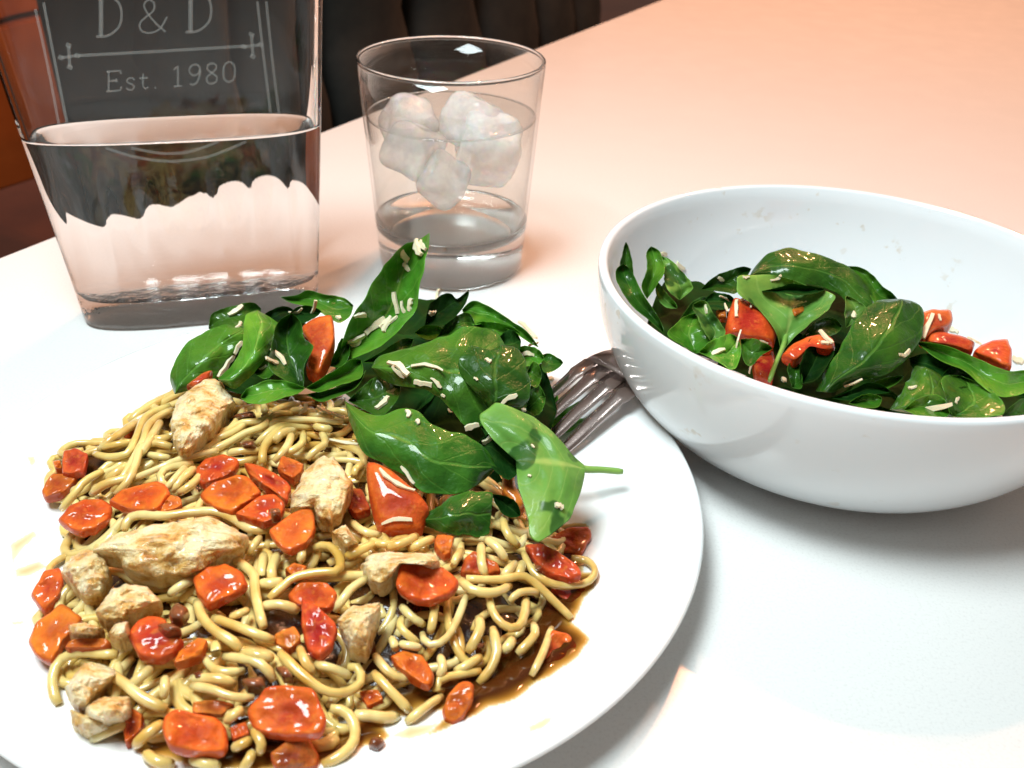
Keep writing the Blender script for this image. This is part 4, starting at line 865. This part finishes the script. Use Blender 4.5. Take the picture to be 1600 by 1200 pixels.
bl("big dark oval leaf in the middle of the bowl", [(1274,612),(1288,580),(1308,550),(1324,520),(1336,498),(1352,486),(1380,472),(1408,467)], [(1302,614),(1324,601),(1360,592),(1388,584),(1412,566),(1437,536),(1438,508),(1434,486),(1424,472),(1408,467)], "leaf", .8, gy=1.4, cup=-.35, arch=.4, wr=.12)
bl("dark folded leaf in front of the red bowl wedge", [(1252,600),(1250,570),(1268,532),(1284,538)], [(1252,600),(1275,594),(1292,574),(1302,550),(1284,538)], "dark", .55, gy=1.2)
bl("dark leaf strip by the bowl rim", [(1238,606),(1230,572),(1248,568)], [(1238,606),(1253,606),(1252,580),(1248,568)], "leaf", .4)
bl("bright leaf at the left front inside the bowl", [(1086,552),(1064,538),(1042,522),(1064,500),(1090,489)], [(1086,552),(1104,548),(1112,532),(1100,512),(1090,489)], "mid", .1, gy=1.2)
bl("ragged yellow green leaf piece left of the bowl tomato", [(1110,533),(1096,511),(1089,494),(1083,475)], [(1110,533),(1127,528),(1134,518),(1118,494),(1101,472),(1083,475)], "pale", .5, gy=1.4)
bl("dull leaf in front of the bowl tomato", [(1092,550),(1110,533),(1134,524),(1154,528)], [(1092,550),(1120,565),(1146,578),(1156,556),(1154,528)], "mid", .7, gy=1.1)
bl("pointed leaf below the bowl tomato", [(1157,530),(1182,530),(1207,545)], [(1157,530),(1160,558),(1172,574),(1190,554),(1207,545)], "leaf", .75, gy=1.1)
bl("long wavy leaf under the right bowl tomatoes", [(1434,533),(1470,538),(1500,548),(1540,566),(1576,580),(1604,578),(1640,590)], [(1434,537),(1466,562),(1508,580),(1530,600),(1556,618),(1580,620),(1640,600)], "mid", .4, gy=1.3)
bl("shaded leaf under the long wavy bowl leaf", [(1420,560),(1450,552),(1480,566),(1510,590)], [(1420,560),(1430,580),(1470,592),(1510,590)], "dark", .2)
bl("peaked leaf at the right front inside the bowl", [(1390,640),(1408,610),(1432,577),(1445,573)], [(1390,640),(1440,648),(1496,652),(1482,606),(1464,584),(1445,573)], "leaf", .5, gy=1.3, cup=-.5)
bl("bluish glossy leaf at the right front of the bowl", [(1488,650),(1476,620),(1472,592),(1500,587)], [(1488,650),(1530,654),(1572,644),(1558,616),(1530,600),(1500,587)], "leaf", .45, gy=1.0, wr=.12)
bl("curled yellow leaf edge at the bowl rim", [(1326,630),(1340,620),(1358,615),(1378,622)], [(1326,630),(1350,637),(1370,636),(1378,622)], "mid", .6)
bl("dark ridge of leaf behind the curled yellow edge", [(1300,622),(1332,608),(1362,597),(1392,612)], [(1300,622),(1332,626),(1366,616),(1392,612)], "dark", .35)
bl("yellow green leaf under the longest bowl cheese shred", [(1412,640),(1438,620),(1468,618),(1484,646)], [(1412,640),(1440,652),(1466,654),(1484,646)], "mid", .75, gy=.9)
bl("leaf end at the far right of the bowl", [(1566,650),(1580,634),(1604,622),(1640,640)], [(1566,650),(1590,664),(1620,664),(1640,640)], "leaf", .3)
BT = "raw tomato pieces in the bowl"
for i, (poly, z, col, lab, th) in enumerate([
 ([(1146,461),(1164,466),(1187,478),(1208,500),(1216,515),(1212,536),(1184,530),(1136,520),(1133,506),(1140,482)], 6.1, (.66,.035,.012), "bright red tomato wedge with cheese at the left of the bowl", .9),
 ([(1220,554),(1236,538),(1264,524),(1288,520),(1304,528),(1306,546),(1292,548),(1268,534),(1252,556),(1240,566)], 5.9, (.66,.04,.012), "curved red tomato strip in the bowl centre", .5),
 ([(1438,488),(1454,482),(1488,482),(1490,504),(1478,514),(1460,516),(1444,532),(1438,530)], 6.0, (.70,.12,.03), "yellow tipped tomato piece behind the big oval bowl leaf", .6),
 ([(1446,520),(1472,517),(1504,524),(1526,534),(1518,550),(1490,542),(1446,534)], 5.7, (.62,.045,.02), "long red tomato slice at the right of the bowl", .6),
 ([(1530,538),(1554,530),(1576,527),(1582,548),(1582,574),(1568,572),(1546,562),(1520,550)], 5.7, (.66,.04,.02), "red tomato cube at the far right of the bowl", .7),
 ([(1176,560),(1208,544),(1214,570),(1206,600),(1180,590)], 4.6, (.40,.015,.012), "dark red tomato low beside the leaf stem", .5),
 ([(1236,483),(1256,477),(1260,486),(1240,496)], 6.35, (.66,.20,.02), "small amber tomato bit on the pale bowl leaf", .25),
 ([(1119,483),(1136,477),(1136,497),(1121,497)], 5.8, (.72,.26,.03), "amber tomato bit left of the bright red wedge", .3)]):
    chunk("tomato_piece", poly, M["tomato"], lab, "tomato", BT, zc=z, gy=1.0, thick=th, color=col, dome=.15, nz=.03, seed=100+i, round_=1)

# ------------------------------------------------------------------ grated cheese, dropped onto whatever lies under it
bpy.context.view_layer.update(); dg = bpy.context.evaluated_depsgraph_get()
def hit(px, py):
    d = ray(px, py).normalized(); ok, loc, nor, _, ob, _ = scn.ray_cast(dg, EYE*S+d*.12, d)
    return (loc/S, nor, ob, d) if ok else None
SHREDS = {}
CHEESE = [(358,494,380,478,8),(370,514,378,504,6),(380,532,364,552,7),(364,552,340,590,10),(424,546,446,571,8),(414,560,434,570,7),(406,578,417,572,5),(494,468,480,496,7),(454,488,474,482,5),(526,496,532,500,8),(498,596,540,566,10),(552,494,562,488,7),
 (540,534,570,522,10),(570,522,600,498,12),(594,514,614,498,14),(600,520,612,502,9),(616,456,622,490,10),(644,466,640,486,9),(624,390,638,410,12),(632,410,640,424,9),(652,376,660,400,12),(658,378,666,392,9),(554,492,572,490,9),(550,540,566,530,8),(628,470,634,490,7),(608,506,622,496,8),
 (608,566,640,586,11),(612,572,632,590,7),(644,570,694,577,7),(648,596,676,601,10),(674,590,690,606,6),(759,562,767,567,8),(782,630,808,616,8),(815,642,822,642,7),(726,669,748,663,10),(588,640,608,622,10),(752,690,766,682,11),(637,642,638,653,8),(650,657,655,663,8),(628,728,648,756,7),
 (590,736,646,770,8),(596,816,644,810,7),(480,630,468,648,7),(494,638,538,655,9),(484,684,560,696,6),(829,696,835,700,5),(825,743,830,745,5),(866,790,878,793,12),(822,812,828,812,5),(812,504,838,530,9),(828,538,842,534,8),(858,591,864,594,8),(814,554,834,556,8),(669,488,678,488,8),(680,474,694,446,5),
 (700,640,706,646,4),(742,590,748,594,4),(690,616,696,620,4),
 (1030,396,1040,398,7),(1056,412,1068,421,7),(1121,433,1130,438,6),(1151,470,1151,496,7),(1157,470,1169,468,5),(1169,464,1174,482,4),(1104,476,1106,490,6),(1124,461,1139,470,3),(1132,475,1136,488,4),(1160,434,1170,434,5),(1204,440,1220,432,5),(1160,515,1151,557,6),(1112,555,1133,546,8),(1187,530,1200,535,5),
 (1280,518,1300,538,8),(1282,536,1294,538,7),(1258,522,1264,521,4),(1334,488,1336,498,8),(1404,556,1420,550,7),(1318,602,1346,590,7),(1172,582,1186,558,6),(1222,592,1226,598,8),(1458,492,1442,530,8),(1466,492,1469,502,4),(1510,528,1532,540,7),(1584,560,1600,568,10),(1420,608,1432,606,6),(1424,642,1488,632,9),(1492,630,1496,620,5),(1536,650,1570,652,4),(1480,512,1498,520,8)]
for i, (xa, ya, xb, yb, wd) in enumerate(CHEESE):
    h = hit((xa+xb)/2, (ya+yb)/2)
    if not h: continue
    loc, nor, ob, d = h
    if nor.dot(d) > 0: nor = -nor
    mid = loc; k = (mid-EYE).length
    ends = []
    for x, y in ((xa, ya), (xb, yb)):
        dd = ray(x, y).normalized(); den = dd.dot(nor)
        kk = (mid-EYE).dot(nor)/den if abs(den) > .25 else k
        if abs(kk-k) > 1.2: kk = k+max(-1.2, min(1.2, kk-k))
        ends.append(EYE+dd*kk)
    a, b = ends; ax = (b-a).normalized(); wcm = wd*k/FPX; sd = ax.cross(nor).normalized()*wcm*.5; th = max(.05, wcm*.38); up = nor*th
    rr = random.Random(i); rings = []; ln_ = (b-a).length; bend = ln_*rr.uniform(0, .16); side_ = ln_*rr.uniform(-.16, .16)
    for j in range(6):
        t = j/5; wv = (.55+.45*math.sin(math.pi*(.12+.76*t)))*rr.uniform(.65, 1.2); c_ = a.lerp(b, t)+nor*(.02+bend*.5*math.sin(math.pi*t))+sd.normalized()*(side_*(math.sin(math.pi*t)-.5))+sd*rr.uniform(-.3, .3)
        rings.append([c_-sd*wv, c_-sd*wv*.8+up, c_+sd*wv*.8+up, c_+sd*wv])
    vs, fs = rings_mesh(rings); o = recalc(mesh("cheese_shred", vs, fs, M["cheese"], smooth=False))
    base = ob.get("label") or (ob.parent.get("label") if ob.parent else None) or "the food"
    tag(o, None, "cheese", "grated cheese on the "+("bowl salad" if xa > 940 else "plate"))
    SHREDS.setdefault(base, []).append(((xa+xb)/2, o))
for base, L in SHREDS.items():
    L.sort(key=lambda t: t[0])
    for k, (_, o) in enumerate(L):
        if len(L) == 1: o["label"] = "ivory cheese shred on the "+" ".join(base.split()[:10])
        else:
            n = ("first", "second", "third", "fourth", "fifth", "sixth", "seventh", "eighth", "ninth", "tenth", "eleventh", "twelfth", "thirteenth", "fourteenth", "fifteenth", "sixteenth", "seventeenth", "eighteenth", "nineteenth", "twentieth")[min(k, 19)]
            o["label"] = n+" cheese shred from the left on the "+short(base)

for o in C.objects:
    if o.type == 'MESH':
        top = o.parent or o
        if top.name.startswith(("water_carafe", "carafe_water", "drinking_glass")) and not o.name.startswith("etched"): o.cycles.is_caustics_caster = True
        if o.name in ("table_top",): o.cycles.is_caustics_receiver = True
